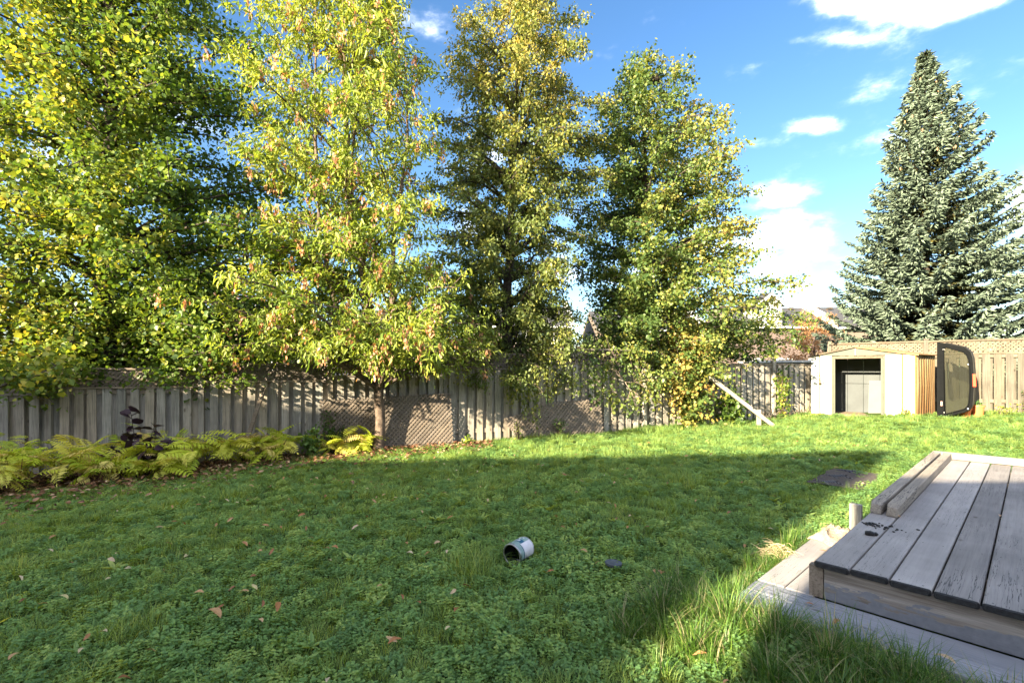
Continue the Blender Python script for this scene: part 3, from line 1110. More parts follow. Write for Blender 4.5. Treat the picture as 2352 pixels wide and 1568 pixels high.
# ------------------------------------------------------------------ shed
def shed():
    A = Vector((8.12, 13.10, 0))     # left front corner
    B = Vector((9.62, 11.52, 0))     # right front corner
    ex = (B - A).normalized()
    w = (B - A).length
    ed = Vector((0.84, 0.54, 0)).normalized()      # side wall direction (the old shed has racked out of square)
    dep = 1.15
    zb = 0.35
    H = 1.55
    M_white = simple_mat("white_enamel_steel", (0.48, 0.475, 0.45), 0.45, 0.05, 3, bump=0.05)
    M_green = simple_mat("sage_trim_steel", (0.058, 0.062, 0.042), 0.5, 0.12, 5)
    M_in = simple_mat("grey_green_inner_steel", (0.045, 0.052, 0.055), 0.6, 0.15, 4)
    M_rust = simple_mat("rusty_steel", (0.26, 0.14, 0.06), 0.8, 0.4, 20)
    M_seam = simple_mat("rust_stained_seam", (0.22, 0.125, 0.035), 0.8, 0.3, 20)
    M_floor = simple_mat("shed_floor_boards", (0.2, 0.145, 0.095), 0.9, 0.3, 9)
    def side_rust():
        m, nt, p, out = new_mat("rust_streaked_side")
        tc = nt.nodes.new('ShaderNodeTexCoord')
        a = noise_n(nt, tc.outputs['Object'], 1.0, 6, 0.65, (9, 9, 0.7))
        s = nt.nodes.new('ShaderNodeSeparateXYZ')
        nt.links.new(tc.outputs['Object'], s.inputs[0])
        low = math_n(nt, 'MULTIPLY', math_n(nt, 'SUBTRACT', 1.9, s.outputs[2]), 0.16)
        f = math_n(nt, 'ADD', a, low)
        nt.links.new(ramp(nt, f, [(0.40, (0.22, 0.18, 0.11)), (0.55, (0.19, 0.125, 0.055)), (0.70, (0.13, 0.065, 0.022)), (0.85, (0.06, 0.03, 0.014))]), p.inputs['Base Color'])
        p.inputs['Roughness'].default_value = 0.7
        return m
    M_side = side_rust()
    t = thing("garden_shed", "small white metal garden shed with open doorway and rusty right side", "shed", tuple((A + B) / 2 + Vector((0, 0, zb))))
    up = Z3
    nrm = Vector((ex.y, -ex.x, 0))      # outward (towards camera)
    if nrm.dot(Vector((0, -1, 0))) < 0:
        nrm = -nrm
    def P(s, d, z):
        return A + ex * s + ed * d + Vector((0, 0, zb + z))
    def panel(name, s0, s1, z0, z1, mat, d=0.0, ribs=True, th=0.012, par=t):
        """ribbed sheet on the front plane"""
        pr = [(s0, 0)]
        if ribs:
            s = s0 + 0.16
            while s < s1 - 0.05:
                pr += [(s - 0.012, 0), (s - 0.004, -0.012), (s + 0.004, -0.012), (s + 0.012, 0)]
                s += 0.2
        pr.append((s1, 0))
        mb = MB()
        vs_, fs = [], []
        for (s, o) in pr:
            for z in (z0, z1):
                q = P(s, d, z) + nrm * o
                vs_ += [q, q - nrm * th]
        for i in range(len(pr) - 1):
            b = i * 4
            fs += [(b, b + 4, b + 6, b + 2), (b + 1, b + 3, b + 7, b + 5), (b, b + 1, b + 5, b + 4), (b + 2, b + 6, b + 7, b + 3)]
        fs += [(0, 2, 3, 1), (len(pr) * 4 - 4, len(pr) * 4 - 3, len(pr) * 4 - 1, len(pr) * 4 - 2)]
        return put(name, mesh_py(name, vs_, fs, [mat]), par)
    d0, d1 = w * 0.245, w * 0.70
    panel("wall_panel", 0.0, w * 0.088, 0, H, M_white, ribs=False)
    panel("wall_panel", w * 0.088 + .006, d0 - 0.075, 0, H, M_white, ribs=False)
    panel("wall_panel", d1 + 0.075, w * 0.885, 0, H, M_white, ribs=False)
    panel("wall_panel", w * 0.885 + .006, w, 0, H, M_white, ribs=False)
    for s in (w * 0.088 + .003, w * 0.885 + .003, w - 0.006):
        a = P(s, 0, 0.0) + nrm * 0.004
        put("rust_seam", MB().bar(a, a + Vector((0, 0, H)), 0.034, 0.022, up=nrm).mesh("rust_seam", M_seam), t)
    # door jambs (two ribs each) and header track
    for s in (d0 - 0.05, d0 - 0.012, d1 + 0.012, d1 + 0.05):
        a = P(s, 0, 0.0) + nrm * 0.008
        mb = MB().bar(a, a + Vector((0, 0, H - 0.02)), 0.046, 0.032, up=nrm)
        put("door_jamb", mb.mesh("door_jamb", M_green), t)
    a, b = P(d0 - 0.03, 0, H - 0.05) + nrm * 0.016, P(d1 + 0.03, 0, H - 0.05) + nrm * 0.016
    put("door_track", MB().bar(a, b, 0.03, 0.06).mesh("door_track", M_lattice_pale), t)
    a, b = P(d0 - .05, 0.02, 0.012), P(d1 + .05, 0.02, 0.012)
    put("door_sill", MB().bar(a, b, 0.07, 0.03).mesh("door_sill", M_floor), t)
    # gable: follows roof slope; apex off-centre like a low gable
    apex_s, apex_h = w * 0.45, H + 0.21
    gv = [P(-0.02, 0, H + 0.0), P(w + 0.02, 0, H + 0.0), P(apex_s, 0, apex_h)]
    vs_ = [v + nrm * 0.004 for v in gv] + [v - nrm * 0.01 for v in gv]
    put("gable", mesh_py("gable", vs_, [(0, 1, 2), (5, 4, 3), (0, 3, 4, 1), (1, 4, 5, 2), (2, 5, 3, 0)], [M_green]), t)
    a = P(apex_s, 0, H + 0.01) + nrm * 0.01
    put("gable_seam", MB().bar(a, a + Vector((0, 0, 0.17)), 0.008, 0.008).mesh("gable_seam", M_white), t)
    # side, back walls
    def side(name, s, mat, sign):
        pr = []
        d = 0.0
        while d < dep - 0.01:
            pr += [(d, 0), (d + 0.05, 0), (d + 0.075, 0.022), (d + 0.125, 0.022)]
            d += 0.15
        pr.append((dep, 0))
        vs_, fs = [], []
        for (d, o) in pr:
            bow = 0.02 * math.sin(d * 3)
            for z in (0.02, H * 0.5, H):
                q = P(s, d, z) + ex * (sign * (o + (bow if z < H * .6 and z > .1 else 0)))
                vs_.append(q)
        for i in range(len(pr) - 1):
            for j in range(2):
                b = i * 3 + j
                fs.append((b, b + 3, b + 4, b + 1))
        o = put(name, mesh_py(name, vs_, fs, [mat]), t)
        sm = o.modifiers.new("thick", 'SOLIDIFY')
        sm.thickness = 0.006
        return o
    side("side_wall", w, M_side, 1)
    side("side_wall", 0.0, M_white, -1)
    def back(name, s0, s1, z0, z1, mat, dd):
        q = [P(s0, dd, z0), P(s1, dd, z0), P(s1, dd, z1), P(s0, dd, z1)]
        vs_ = [v for v in q] + [v - nrm * 0.01 for v in q]
        return put(name, mesh_py(name, vs_, [(0, 1, 2, 3), (7, 6, 5, 4), (0, 4, 5, 1), (1, 5, 6, 2), (2, 6, 7, 3), (3, 7, 4, 0)], [mat]), t)
    k = 6
    for i in range(k):
        back("back_panel", w * i / k + 0.004, w * (i + 1) / k - 0.004, 0, 0.80, M_in, dep)
        back("back_panel", w * i / k + 0.004, w * (i + 1) / k - 0.004, 0.81, H, M_in, dep)
    # loose pale panel leaning inside
    q = [P(w * .43, dep * .75, 0.03), P(w * .70, dep * .75, 0.03), P(w * .70, dep * .8, 0.90), P(w * .43, dep * .8, 0.90)]
    vs_ = [v for v in q] + [v - nrm * 0.014 for v in q]
    pl = put("leaning_board", mesh_py("leaning_board", vs_, [(0, 1, 2, 3), (7, 6, 5, 4), (0, 4, 5, 1), (1, 5, 6, 2), (2, 6, 7, 3), (3, 7, 4, 0)],
             [simple_mat("pale_panel_board", (0.085, 0.09, 0.088), 0.6, 0.08, 5)]))
    props(pl, "pale grey board leaning inside the open shed", "board")
    q = [P(0, 0, 0.0), P(w, 0, 0.0), P(w, dep, 0.0), P(0, dep, 0.0)]
    vs_ = [v + Vector((0, 0, 0.02)) for v in q] + [v - Vector((0, 0, 0.06)) for v in q]
    put("floor", mesh_py("floor", vs_, [(0, 1, 2, 3), (7, 6, 5, 4), (0, 4, 5, 1), (1, 5, 6, 2), (2, 6, 7, 3), (3, 7, 4, 0)], [M_floor]), t)
    # roof: two slopes
    ov = 0.05
    for (sa, za, sb_, zb_) in ((-0.07, H - 0.01, apex_s, apex_h + 0.012), (apex_s, apex_h + 0.012, w + 0.07, H - 0.01)):
        n = 5
        for i in range(n):
            f0, f1 = i / n, (i + 1) / n
            pass
        q = [P(sa, -ov, za), P(sb_, -ov, zb_), P(sb_, dep + ov, zb_), P(sa, dep + ov, za)]
        vs_ = [v + Vector((0, 0, 0.012)) for v in q] + [v for v in q]
        put("roof_panel", mesh_py("roof_panel", vs_, [(0, 1, 2, 3), (7, 6, 5, 4), (0, 4, 5, 1), (1, 5, 6, 2), (2, 6, 7, 3), (3, 7, 4, 0)], [M_rust]), t)
        a, b = P(sa, -ov, za - 0.004) + nrm * .006, P(sb_, -ov, zb_ - 0.004) + nrm * .006
        put("roof_edge", MB().bar(a, b, 0.012, 0.035).mesh("roof_edge", M_lattice_pale if sa < 0 else M_rust), t)
    mbk = MB()
    for k in range(3):
        a = P(d0 + .1 + k * .09, -0.08 - .05 * k, 0.0) + Vector((0, 0, 0.005))
        mbk.bar(a, a + ex * 0.5, 0.09, 0.02)
    return t
shed()

# ------------------------------------------------------------------ truck canopy standing on its side
def canopy():
    a_ = Vector((0.61, -0.79, 0)).normalized()
    l_ = Vector((0.70, 0.714, 0)).normalized()
    O = Vector((9.99, 11.30, 0))
    O.z = ground(10.1, 11.2) + 0.03
    M_black = simple_mat("black_canopy_frame", (0.004, 0.0045, 0.005), 0.7, 0.2, 8, spec=0.06)
    M_shell = simple_mat("dark_grey_shell", (0.018, 0.017, 0.015), 0.5, 0.15, 5, spec=0.2)
    M_inner = simple_mat("cream_inner_lining", (0.14, 0.13, 0.11), 0.7, 0.1, 5)
    M_red = simple_mat("red_lamp_lens", (0.75, 0.06, 0.02), 0.25, 0.1, 10)
    t = thing("truck_canopy", "black pickup truck canopy standing on its side between shed and right fence", "truck canopy", tuple(O))
    H = 1.74
    outer = [(0, 0), (0.10, 0.0), (0.42, 0.13), (0.52, 0.20), (0.565, 0.31), (0.585, 0.70), (0.583, 1.05), (0.565, 1.36), (0.53, 1.50), (0.44, 1.60), (0.10, 1.71), (0.0, H)]
    inner = [(0.095, 0.105), (0.13, 0.08), (0.43, 0.205), (0.485, 0.27), (0.505, 0.37), (0.525, 0.70), (0.522, 1.0), (0.505, 1.32), (0.475, 1.42), (0.415, 1.50), (0.12, 1.62), (0.075, 1.585)]
    def W_(p, d=0.0):
        return O + a_ * p[0] + l_ * d + Vector((0, 0, p[1]))
    n = len(outer)
    vs_, fs = [], []
    nf = -l_
    for d in (0.0, 0.05):
        vs_ += [W_(p, d) for p in outer] + [W_(p, d) for p in inner]
    for k in range(n):
        k2 = (k + 1) % n
        fs.append((k, k2, n + k2, n + k))
        fs.append((2 * n + k, 3 * n + k, 3 * n + k2, 2 * n + k2))
        fs.append((k, 2 * n + k, 2 * n + k2, k2))
        fs.append((n + k, n + k2, 3 * n + k2, 3 * n + k))
    put("rear_frame", mesh_py("rear_frame", vs_, fs, [M_black]), t)
    # raised bead round the opening
    pts = [W_(p, -0.012) for p in inner] + [W_(inner[0], -0.012)]
    put("window_seal", MB().tube(pts, 0.013, 6).mesh("window_seal", M_black, True), t)
    # tinted pane, drop of the window frame seen inside
    m, nt, p, out = new_mat("smoked_glass")
    p.inputs['Base Color'].default_value = (0.10, 0.10, 0.08, 1)
    p.inputs['Roughness'].default_value = 0.05
    tb = nt.nodes.new('ShaderNodeBsdfTransparent')
    tb.inputs[0].default_value = (0.60, 0.62, 0.57, 1)
    mx = nt.nodes.new('ShaderNodeMixShader')
    mx.inputs[0].default_value = 0.14
    nt.links.new(tb.outputs[0], mx.inputs[1])
    nt.links.new(p.outputs[0], mx.inputs[2])
    nt.links.new(mx.outputs[0], out.inputs[0])
    vs_ = [W_(q, 0.025) for q in inner] + [W_(q, 0.030) for q in inner]
    fs = [tuple(range(n)), tuple(range(2 * n - 1, n - 1, -1))] + [(k, n + k, n + (k + 1) % n, (k + 1) % n) for k in range(n)]
    put("window_pane", mesh_py("window_pane", vs_, fs, [m]), t)
    low = [(0.12, 0.165), (0.15, 0.14), (0.40, 0.26), (0.455, 0.32), (0.47, 0.38), (0.47, 0.46), (0.30, 0.40), (0.20, 0.36), (0.15, 0.40), (0.13, 0.55), (0.10, 1.0), (0.10, 0.9)]
    low = [(0.098, 0.115), (0.13, 0.09), (0.425, 0.215), (0.475, 0.28), (0.492, 0.37), (0.50, 0.47), (0.33, 0.42), (0.22, 0.37), (0.165, 0.42), (0.145, 0.60), (0.115, 1.35), (0.10, 1.35)]
    vs_ = [W_(q, 0.06) for q in low] + [W_(q, 0.075) for q in low]
    nl = len(low)
    fs = [tuple(range(nl)), tuple(range(2 * nl - 1, nl - 1, -1))] + [(k, nl + k, nl + (k + 1) % nl, (k + 1) % nl) for k in range(nl)]
    put("inner_lining", mesh_py("inner_lining", vs_, fs, [M_inner]), t)
    # shell (roof and sides), open along the base
    D = 0.78
    vs_, fs = [], []
    stt = [(0.05, 0.0, 0.0), (0.12, 0.012, 0.012), (D * .6, 0.02, 0.0), (D, -0.02, -0.03)]
    sh = outer[1:-1]
    for (d, gx, gz) in stt:
        for q in sh:
            vs_.append(W_((q[0] + gx, q[1] + (gz if q[1] > .8 else -gz * 0.3)), d))
    m_ = len(sh)
    for i in range(len(stt) - 1):
        for k in range(m_ - 1):
            fs.append((i * m_ + k, i * m_ + k + 1, (i + 1) * m_ + k + 1, (i + 1) * m_ + k))
    o = put("shell", mesh_py("shell", vs_, fs, [M_shell], None, False), t)
    sm = o.modifiers.new("thick", 'SOLIDIFY')
    sm.thickness = 0.012
    # base flange
    put("base_flange", MB().bar(W_((-0.02, 0.0), 0.02), W_((-0.02, H), 0.02), 0.05, 0.06, up=l_).mesh("base_flange", M_black), t)
    put("base_flange", MB().bar(W_((-0.005, 0.02), 0.05), W_((-0.005, 0.02), D), 0.06, 0.03).mesh("base_flange", M_black), t)
    put("base_flange", MB().bar(W_((0.02, H - .03), 0.05), W_((0.02, H - .03), D), 0.05, 0.03).mesh("base_flange", M_black), t)
    put("side_window", MB().bar(W_((0.14, 1.705), 0.2), W_((0.36, 1.60), 0.2), 0.25, 0.02, up=Z3).mesh("side_window", M_black), t)
    put("brake_light", MB().bar(W_((0.598, 0.72), 0.02), W_((0.592, 1.0), 0.02), 0.05, 0.045, up=l_).mesh("brake_light", M_red), t)
    put("marker_lamp", MB().bar(W_((0.30, 1.62), 0.03), W_((0.37, 1.585), 0.03), 0.03, 0.02).mesh("marker_lamp", simple_mat("amber_lens", (0.8, 0.35, 0.03), 0.3)), t)
    M_bolt = simple_mat("steel_bolt", (0.6, 0.6, 0.6), 0.3, 0.1, 5, metal=0.8)
    for q in ((0.075, 1.57), (0.09, 0.11), (0.49, 0.22), (0.5, 1.22)):
        c = W_(q, -0.02)
        mb = MB()
        mb.tube([c, c + l_ * 0.02], 0.014, 8)
        put("latch_knob", mb.mesh("latch_knob", M_bolt), t)
    put("sticker", MB().bar(W_((0.035, 0.26), -0.003), W_((0.035, 0.36), -0.003), 0.03, 0.003, up=l_).mesh("sticker", simple_mat("red_white_sticker", (0.6, 0.25, 0.22), 0.6, 0.6, 60)), t)
canopy()

# ------------------------------------------------------------------ orange pots and bits behind
M_pot = simple_mat("orange_terracotta_plastic", (0.62, 0.15, 0.05), 0.5, 0.12, 6)
def pot(c, r, h, label):
    t = thing("plant_pot", label, "plant pot", (c[0], c[1], c[2]))
    mb = MB()
    n = 20
    prof = [(r * .72, 0), (r * .95, h * .85), (r * 1.06, h * .85), (r * 1.06, h), (r * .96, h), (r * .9, h * .84), (r * .1, h * .84)]
    vs_ = [(c[0] + q * math.cos(2 * pi * k / n), c[1] + q * math.sin(2 * pi * k / n), c[2] + z) for q, z in prof for k in range(n)]
    fs = [[i * n + k, i * n + (k + 1) % n, (i + 1) * n + (k + 1) % n, (i + 1) * n + k] for i in range(len(prof) - 1) for k in range(n)]
    put("pot_body", mesh_py("pot_body", vs_, fs, [M_pot]), t)
    mb = MB()
    for k in range(14):
        a, rr = random.uniform(0, 2 * pi), random.uniform(0, r * .7)
        p0 = Vector((c[0] + rr * math.cos(a), c[1] + rr * math.sin(a), c[2] + h * .8))
        mb.tube([p0, p0 + Vector((random.uniform(-.05, .05), random.uniform(-.05, .05), .1)), p0 + Vector((random.uniform(-.12, .12), random.uniform(-.12, .12), random.uniform(.1, .2)))], [.006, .008, .001], 4)
    put("sprouts", mb.mesh("sprouts", simple_mat("pot_weed_green", (0.06, 0.13, 0.025), 0.6)), t)
pot((10.95, 11.38, ground(10.95, 11.38)), 0.135, 0.27, "orange plastic plant pot standing just right of the truck canopy")
pot((10.55, 11.25, ground(10.55, 11.25)), 0.11, 0.22, "darker orange plant pot in the shade under the truck canopy")

# ------------------------------------------------------------------ foliage machinery
def rot_frames(n, dirs, roll):
    """orthonormal frames with Y along dirs"""
    y = dirs / np.linalg.norm(dirs, axis=1, keepdims=True)
    ref = np.tile(np.array([[0.0, 0, 1.0]]), (n, 1))
    bad = np.abs(y[:, 2]) > 0.97
    ref[bad] = (1, 0, 0)
    x = np.cross(y, ref)
    x /= np.linalg.norm(x, axis=1, keepdims=True)
    z = np.cross(x, y)
    c, s = np.cos(roll)[:, None], np.sin(roll)[:, None]
    x2 = x * c + z * s
    z2 = -x * s + z * c
    return x2, y, z2

LEAF_BROAD = (np.array([(0, 0, 0), (-.40, .18, .10), (-.46, .55, .07), (0, 1.05, -.08), (.46, .55, .07), (.40, .18, .10)], float), np.array([(0, 3, 2, 1), (0, 5, 4, 3)]))
LEAF_OVAL = (np.array([(0, 0, 0), (-.30, .25, .07), (-.26, .65, .04), (0, 1.0, -.10), (.26, .65, .04), (.30, .25, .07)], float), np.array([(0, 3, 2, 1), (0, 5, 4, 3)]))
LEAF_NARROW = (np.array([(0, 0, 0), (-.15, .3, .04), (-.13, .62, .0), (0, 1.0, -.16), (.13, .62, .0), (.15, .3, .04)], float), np.array([(0, 3, 2, 1), (0, 5, 4, 3)]))
SPINDLE = (np.array([(0, 0, 0), (-.16, .35, 0), (0, 1, 0), (.16, .35, 0), (0, .35, -.16), (0, .35, .16)], float), np.array([(0, 1, 2, 3), (0, 4, 2, 5)]))

def leaves_mesh(name, tmpl, pos, dirs, size, roll, mat, v, w):
    T, Ff = tmpl
    n = len(pos)
    x, y, z = rot_frames(n, dirs, roll)
    V = pos[:, None, :] + size[:, None, None] * (T[None, :, 0:1] * x[:, None, :] + T[None, :, 1:2] * y[:, None, :] + T[None, :, 2:3] * z[:, None, :])
    k = len(T)
    Fa = (np.arange(n) * k)[:, None, None] + Ff[None]
    return mesh_np(name, V.reshape(-1, 3), Fa.reshape(-1, Ff.shape[1]), mat, {'v': np.repeat(v, k), 'w': np.repeat(w, k)})

class Foliage:
    def __init__(s):
        s.P, s.D, s.S, s.W = [], [], [], []

    def twig(s, a, b, n, spread, size, w, droop=0.0, sd=0.35):
        """leaves along segment a->b"""
        t = RNG.random(n)[:, None]
        p = a[None] * (1 - t) + b[None] * t
        off = RNG.normal(0, 1, (n, 3)) * spread
        p = p + off
        ax = (b - a)
        ax = ax / (np.linalg.norm(ax) + 1e-9)
        d = ax[None] * 0.6 + RNG.normal(0, 1, (n, 3)) * 0.75
        d[:, 2] -= droop
        s.P.append(p)
        s.D.append(d)
        s.S.append(np.clip(RNG.normal(size, size * sd, n), size * .45, size * 1.7))
        s.W.append(np.full(n, w))

    def mesh(s, name, tmpl, mat, zmin=None):
        P, D, S, W_ = np.concatenate(s.P), np.concatenate(s.D), np.concatenate(s.S), np.concatenate(s.W)
        n = len(P)
        return leaves_mesh(name, tmpl, P, D, S, RNG.uniform(-1.2, 1.2, n), mat, RNG.random(n), W_)

def poly_curve(pts, t):
    """catmull-ish interpolation on list of np points"""
    k = t * (len(pts) - 1)
    i = min(int(k), len(pts) - 2)
    f = k - i
    return pts[i] * (1 - f) + pts[i + 1] * f

def tree(name, label, base, stems, limbs, env, z0, z1, leaf, nleaf, size, mat, barkm, droop=0.3, twig_droop=0.0, rise=0.35,
         twig_len=0.55, spread=0.10, seed=1, extra=None, warm=None, fork_z=None, group=None, hang=0.0, inner=0.25, open_=0.0):
    """stems: list of polylines [(x,y,z,r)...]; env(h, az)-> reach from stem 0 axis; warm(p)->bias of the twig colour"""
    rnd = random.Random(seed)
    t = thing(name, label, "tree", (base[0], base[1], ground(base[0], base[1])), group=group)
    mb = MB()
    stemP = []
    for st in stems:
        pts = [Vector(p[:3]) for p in st]
        # subdivide and wobble
        out, rad = [], []
        for i in range(len(pts) - 1):
            for k in range(5):
                f = k / 5
                p = pts[i].lerp(pts[i + 1], f)
                r = st[i][3] * (1 - f) + st[i + 1][3] * f
                wob = 0.6 * r
                out.append(p + Vector((mnoise.noise(p * 1.3 + Vector((seed, 0, 0))) * wob, mnoise.noise(p * 1.3 + Vector((0, seed, 0))) * wob, 0)))
                rad.append(r * (1 + 0.12 * mnoise.noise(p * 4)))
        out.append(pts[-1])
        rad.append(st[-1][3])
        mb.tube(out, rad, 10)
        stemP.append((out, rad))
    put("trunk", mb.mesh("trunk", barkm, True), t)
    fol = Foliage()
    br = MB()
    twigs = []
    for i in range(limbs):
        h = z0 + (z1 - z0) * ((i + rnd.random()) / limbs) ** 1.3
        az = i * 2.39996 + rnd.uniform(-.4, .4)
        R = env(h, az)
        if R <= 0.05:
            continue
        reach = R * rnd.uniform(0.62, 1.04)
        if rnd.random() < 0.10:
            reach = R * rnd.uniform(1.02, 1.12)
        so, sr = stemP[i % len(stemP)] if len(stemP) > 1 else stemP[0]
        hs_ = max(h - reach * rise * rnd.uniform(.6, 1.2), z0 * 0.75)
        j = min(range(len(so)), key=lambda k: abs(so[k].z - hs_))
        s0 = so[j]
        c = Vector((stems[0][0][0], stems[0][0][1], 0))
        cz = [p for p in stemP[0][0]]
        jj = min(range(len(cz)), key=lambda k: abs(cz[k].z - h))
        axis = cz[jj]
        end = Vector((axis.x + reach * math.cos(az), axis.y + reach * math.sin(az), h - hang * reach * 0.3))
        mid = s0.lerp(end, 0.5) + Vector((rnd.uniform(-.15, .15), rnd.uniform(-.15, .15), 0.12 * reach + hang * .15 * reach))
        npts = [np.array(s0), np.array(s0.lerp(mid, .5) + Vector((0, 0, .03 * reach))), np.array(mid), np.array(mid.lerp(end, .55) + Vector((0, 0, .04 * reach))), np.array(end)]
        r0 = min(0.045, sr[j] * 0.6) * (0.5 + 0.5 * min(1, reach / 2))
        br.tube([Vector(p) for p in npts], [r0, r0 * .75, r0 * .55, r0 * .35, r0 * .15], 5, cap=False)
        L_ = (end - s0).length
        nt_ = max(4, int(L_ / 0.14))
        for k in range(nt_):
            f = inner + (1 - inner) * (k + rnd.random()) / nt_
            if rnd.random() < open_:
                continue
            p0 = poly_curve(npts, f)
            dirv = npts[-1] - npts[0]
            dirv = dirv / (np.linalg.norm(dirv) + 1e-6)
            d = dirv * 0.55 + np.array([rnd.gauss(0, .75), rnd.gauss(0, .75), rnd.gauss(0.05, .4) - twig_droop])
            d = d / (np.linalg.norm(d) + 1e-6)
            tl = twig_len * rnd.uniform(0.5, 1.25) * (1.1 - 0.45 * f)
            p1 = p0 + d * tl
            p1[2] -= twig_droop * tl * 0.6
            twigs.append((p0, p1, tl))
            if rnd.random() < .5:
                br.tube([Vector(p0), Vector(p0 * .5 + p1 * .5), Vector(p1)], [r0 * .3, r0 * .2, .003], 3, cap=False)
    tot = sum(q[2] for q in twigs)
    for (p0, p1, tl) in twigs:
        n = max(1, int(round(nleaf * tl / tot)))
        w = rnd.random()
        if warm:
            w = min(1, max(0, w * 0.6 + warm(p1) * 0.4))
        fol.twig(p0, p1, n, spread, size, w, droop)
    if extra:
        extra(fol, br, rnd)
    put("branches", br.mesh("branches", barkm, True), t)
    o = put("crown", fol.mesh("crown", leaf, mat), t)
    props(o, kind="stuff")
    return t, twigs

M_leaf_maple = leaf_mat("broad_leaf_green", [(0.0, (0.04, 0.085, 0.018)), (0.35, (0.08, 0.14, 0.025)), (0.6, (0.16, 0.22, 0.035)), (0.8, (0.34, 0.33, 0.05)), (0.92, (0.46, 0.34, 0.06)), (1.0, (0.46, 0.18, 0.05))], 0.42, wmix=0.68)
M_leaf_elder = leaf_mat("narrow_leaf_yellow_green", [(0.0, (0.08, 0.14, 0.022)), (0.4, (0.18, 0.25, 0.04)), (0.75, (0.33, 0.36, 0.06)), (0.95, (0.50, 0.42, 0.09)), (1.0, (0.48, 0.26, 0.08))], 0.42)
M_samara = leaf_mat("orange_seed_bunch", [(0.0, (0.30, 0.14, 0.07)), (0.6, (0.44, 0.22, 0.12)), (1.0, (0.50, 0.32, 0.20))], 0.3)
M_leaf_birch = leaf_mat("small_leaf_olive", [(0.0, (0.06, 0.09, 0.028)), (0.4, (0.12, 0.155, 0.04)), (0.65, (0.24, 0.24, 0.055)), (0.88, (0.43, 0.34, 0.10)), (1.0, (0.40, 0.20, 0.08))], 0.38, wmix=0.68)
M_leaf_lime = leaf_mat("heart_leaf_green", [(0.0, (0.04, 0.08, 0.025)), (0.4, (0.09, 0.14, 0.034)), (0.62, (0.20, 0.225, 0.05)), (0.82, (0.42, 0.33, 0.09)), (1.0, (0.46, 0.24, 0.09))], 0.38, wmix=0.68)
M_leaf_pink = leaf_mat("pink_brown_leaf", [(0.0, (0.26, 0.14, 0.10)), (0.6, (0.40, 0.24, 0.18)), (1.0, (0.48, 0.34, 0.26))], 0.3)
M_leaf_orange = leaf_mat("orange_brown_leaf", [(0.0, (0.22, 0.12, 0.05)), (0.5, (0.38, 0.20, 0.09)), (0.85, (0.48, 0.26, 0.12)), (1.0, (0.22, 0.22, 0.05))], 0.3)
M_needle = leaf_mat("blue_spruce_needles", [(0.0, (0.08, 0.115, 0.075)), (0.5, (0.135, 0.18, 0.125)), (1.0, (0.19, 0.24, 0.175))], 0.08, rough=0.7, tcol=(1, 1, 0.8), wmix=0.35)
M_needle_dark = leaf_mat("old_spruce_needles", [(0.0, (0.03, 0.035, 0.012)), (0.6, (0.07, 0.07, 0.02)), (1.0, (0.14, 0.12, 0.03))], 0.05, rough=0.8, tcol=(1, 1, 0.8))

def boughs(spots):
    def f(fol, br, rnd):
        for (x, y, z1_, z0_, n, size, sp) in spots:
            a = Vector((x + rnd.uniform(-.15, .15), y + .5, z1_ + .15))
            b = Vector((x, y, (z1_ + z0_) / 2 + .1))
            c = Vector((x + rnd.uniform(-.1, .1), y - .05, z0_))
            br.tube([a, a.lerp(b, .5) + Vector((0, 0, .08)), b, c], [.012, .009, .006, .002], 4, cap=False)
            w = rnd.random() * .75 if x < 3.8 else rnd.uniform(.6, 1)
            for k in range(8):
                q = k / 7
                p = np.array(a.lerp(b, q * 2) if q < .5 else b.lerp(c, q * 2 - 1))
                fol.twig(p, p + np.array([rnd.gauss(0, .5) * sp, rnd.gauss(0, .3) * sp, -sp * .8]), n // 8, sp * .3, size, w, .8)
    return f

def ip(x, pts):
    return float(np.interp(x, [p[0] for p in pts], [p[1] for p in pts]))

# left broad-leaved tree
def env1(h, az):
    r = ip(h, [(0.9, 2.9), (1.6, 3.5), (3.5, 3.8), (5.5, 3.3), (7.5, 2.8), (9.5, 2.2), (12, 0.8)])
    front = max(0, -math.sin(az))
    r *= 1 - 0.32 * front
    r *= 1 + 0.36 * max(0, math.cos(az)) * (1 - smooth(2.5, 5.5, h))
    if h < 1.7:
        r *= 0.95 + 0.25 * front
    return r
tree("broadleaf_tree", "huge dense broad-leaved tree filling the left edge behind the fence", (-7.9, 9.45), [[(-7.9, 9.45, -.3, .22), (-7.95, 9.4, 2.5, .19), (-7.8, 9.4, 6, .14), (-7.9, 9.5, 9, .09), (-7.8, 9.4, 12.0, .02)]],
     230, env1, 1.15, 11.8, LEAF_BROAD, 135000, 0.062, M_leaf_maple, M_bark_dark, droop=0.35, rise=0.3, twig_len=0.62, spread=0.11, seed=3,
     warm=lambda p: 0.6 + 0.42 * math.tanh((-p[0] - 7.3) * 0.5 + (8.4 - p[1]) * 0.6))
tree("broadleaf_tree", "broad-leaved tree mostly beyond the left edge of the view", (-12.6, 7.6), [[(-12.6, 7.6, -.4, .2), (-12.5, 7.6, 4, .15), (-12.6, 7.5, 9.5, .03)]],
     70, lambda h, az: ip(h, [(1.2, 2.2), (3.5, 2.9), (6, 2.6), (9.5, .6)]), 1.6, 9.3, LEAF_BROAD, 20000, 0.10, M_leaf_maple, M_bark_dark, seed=5)

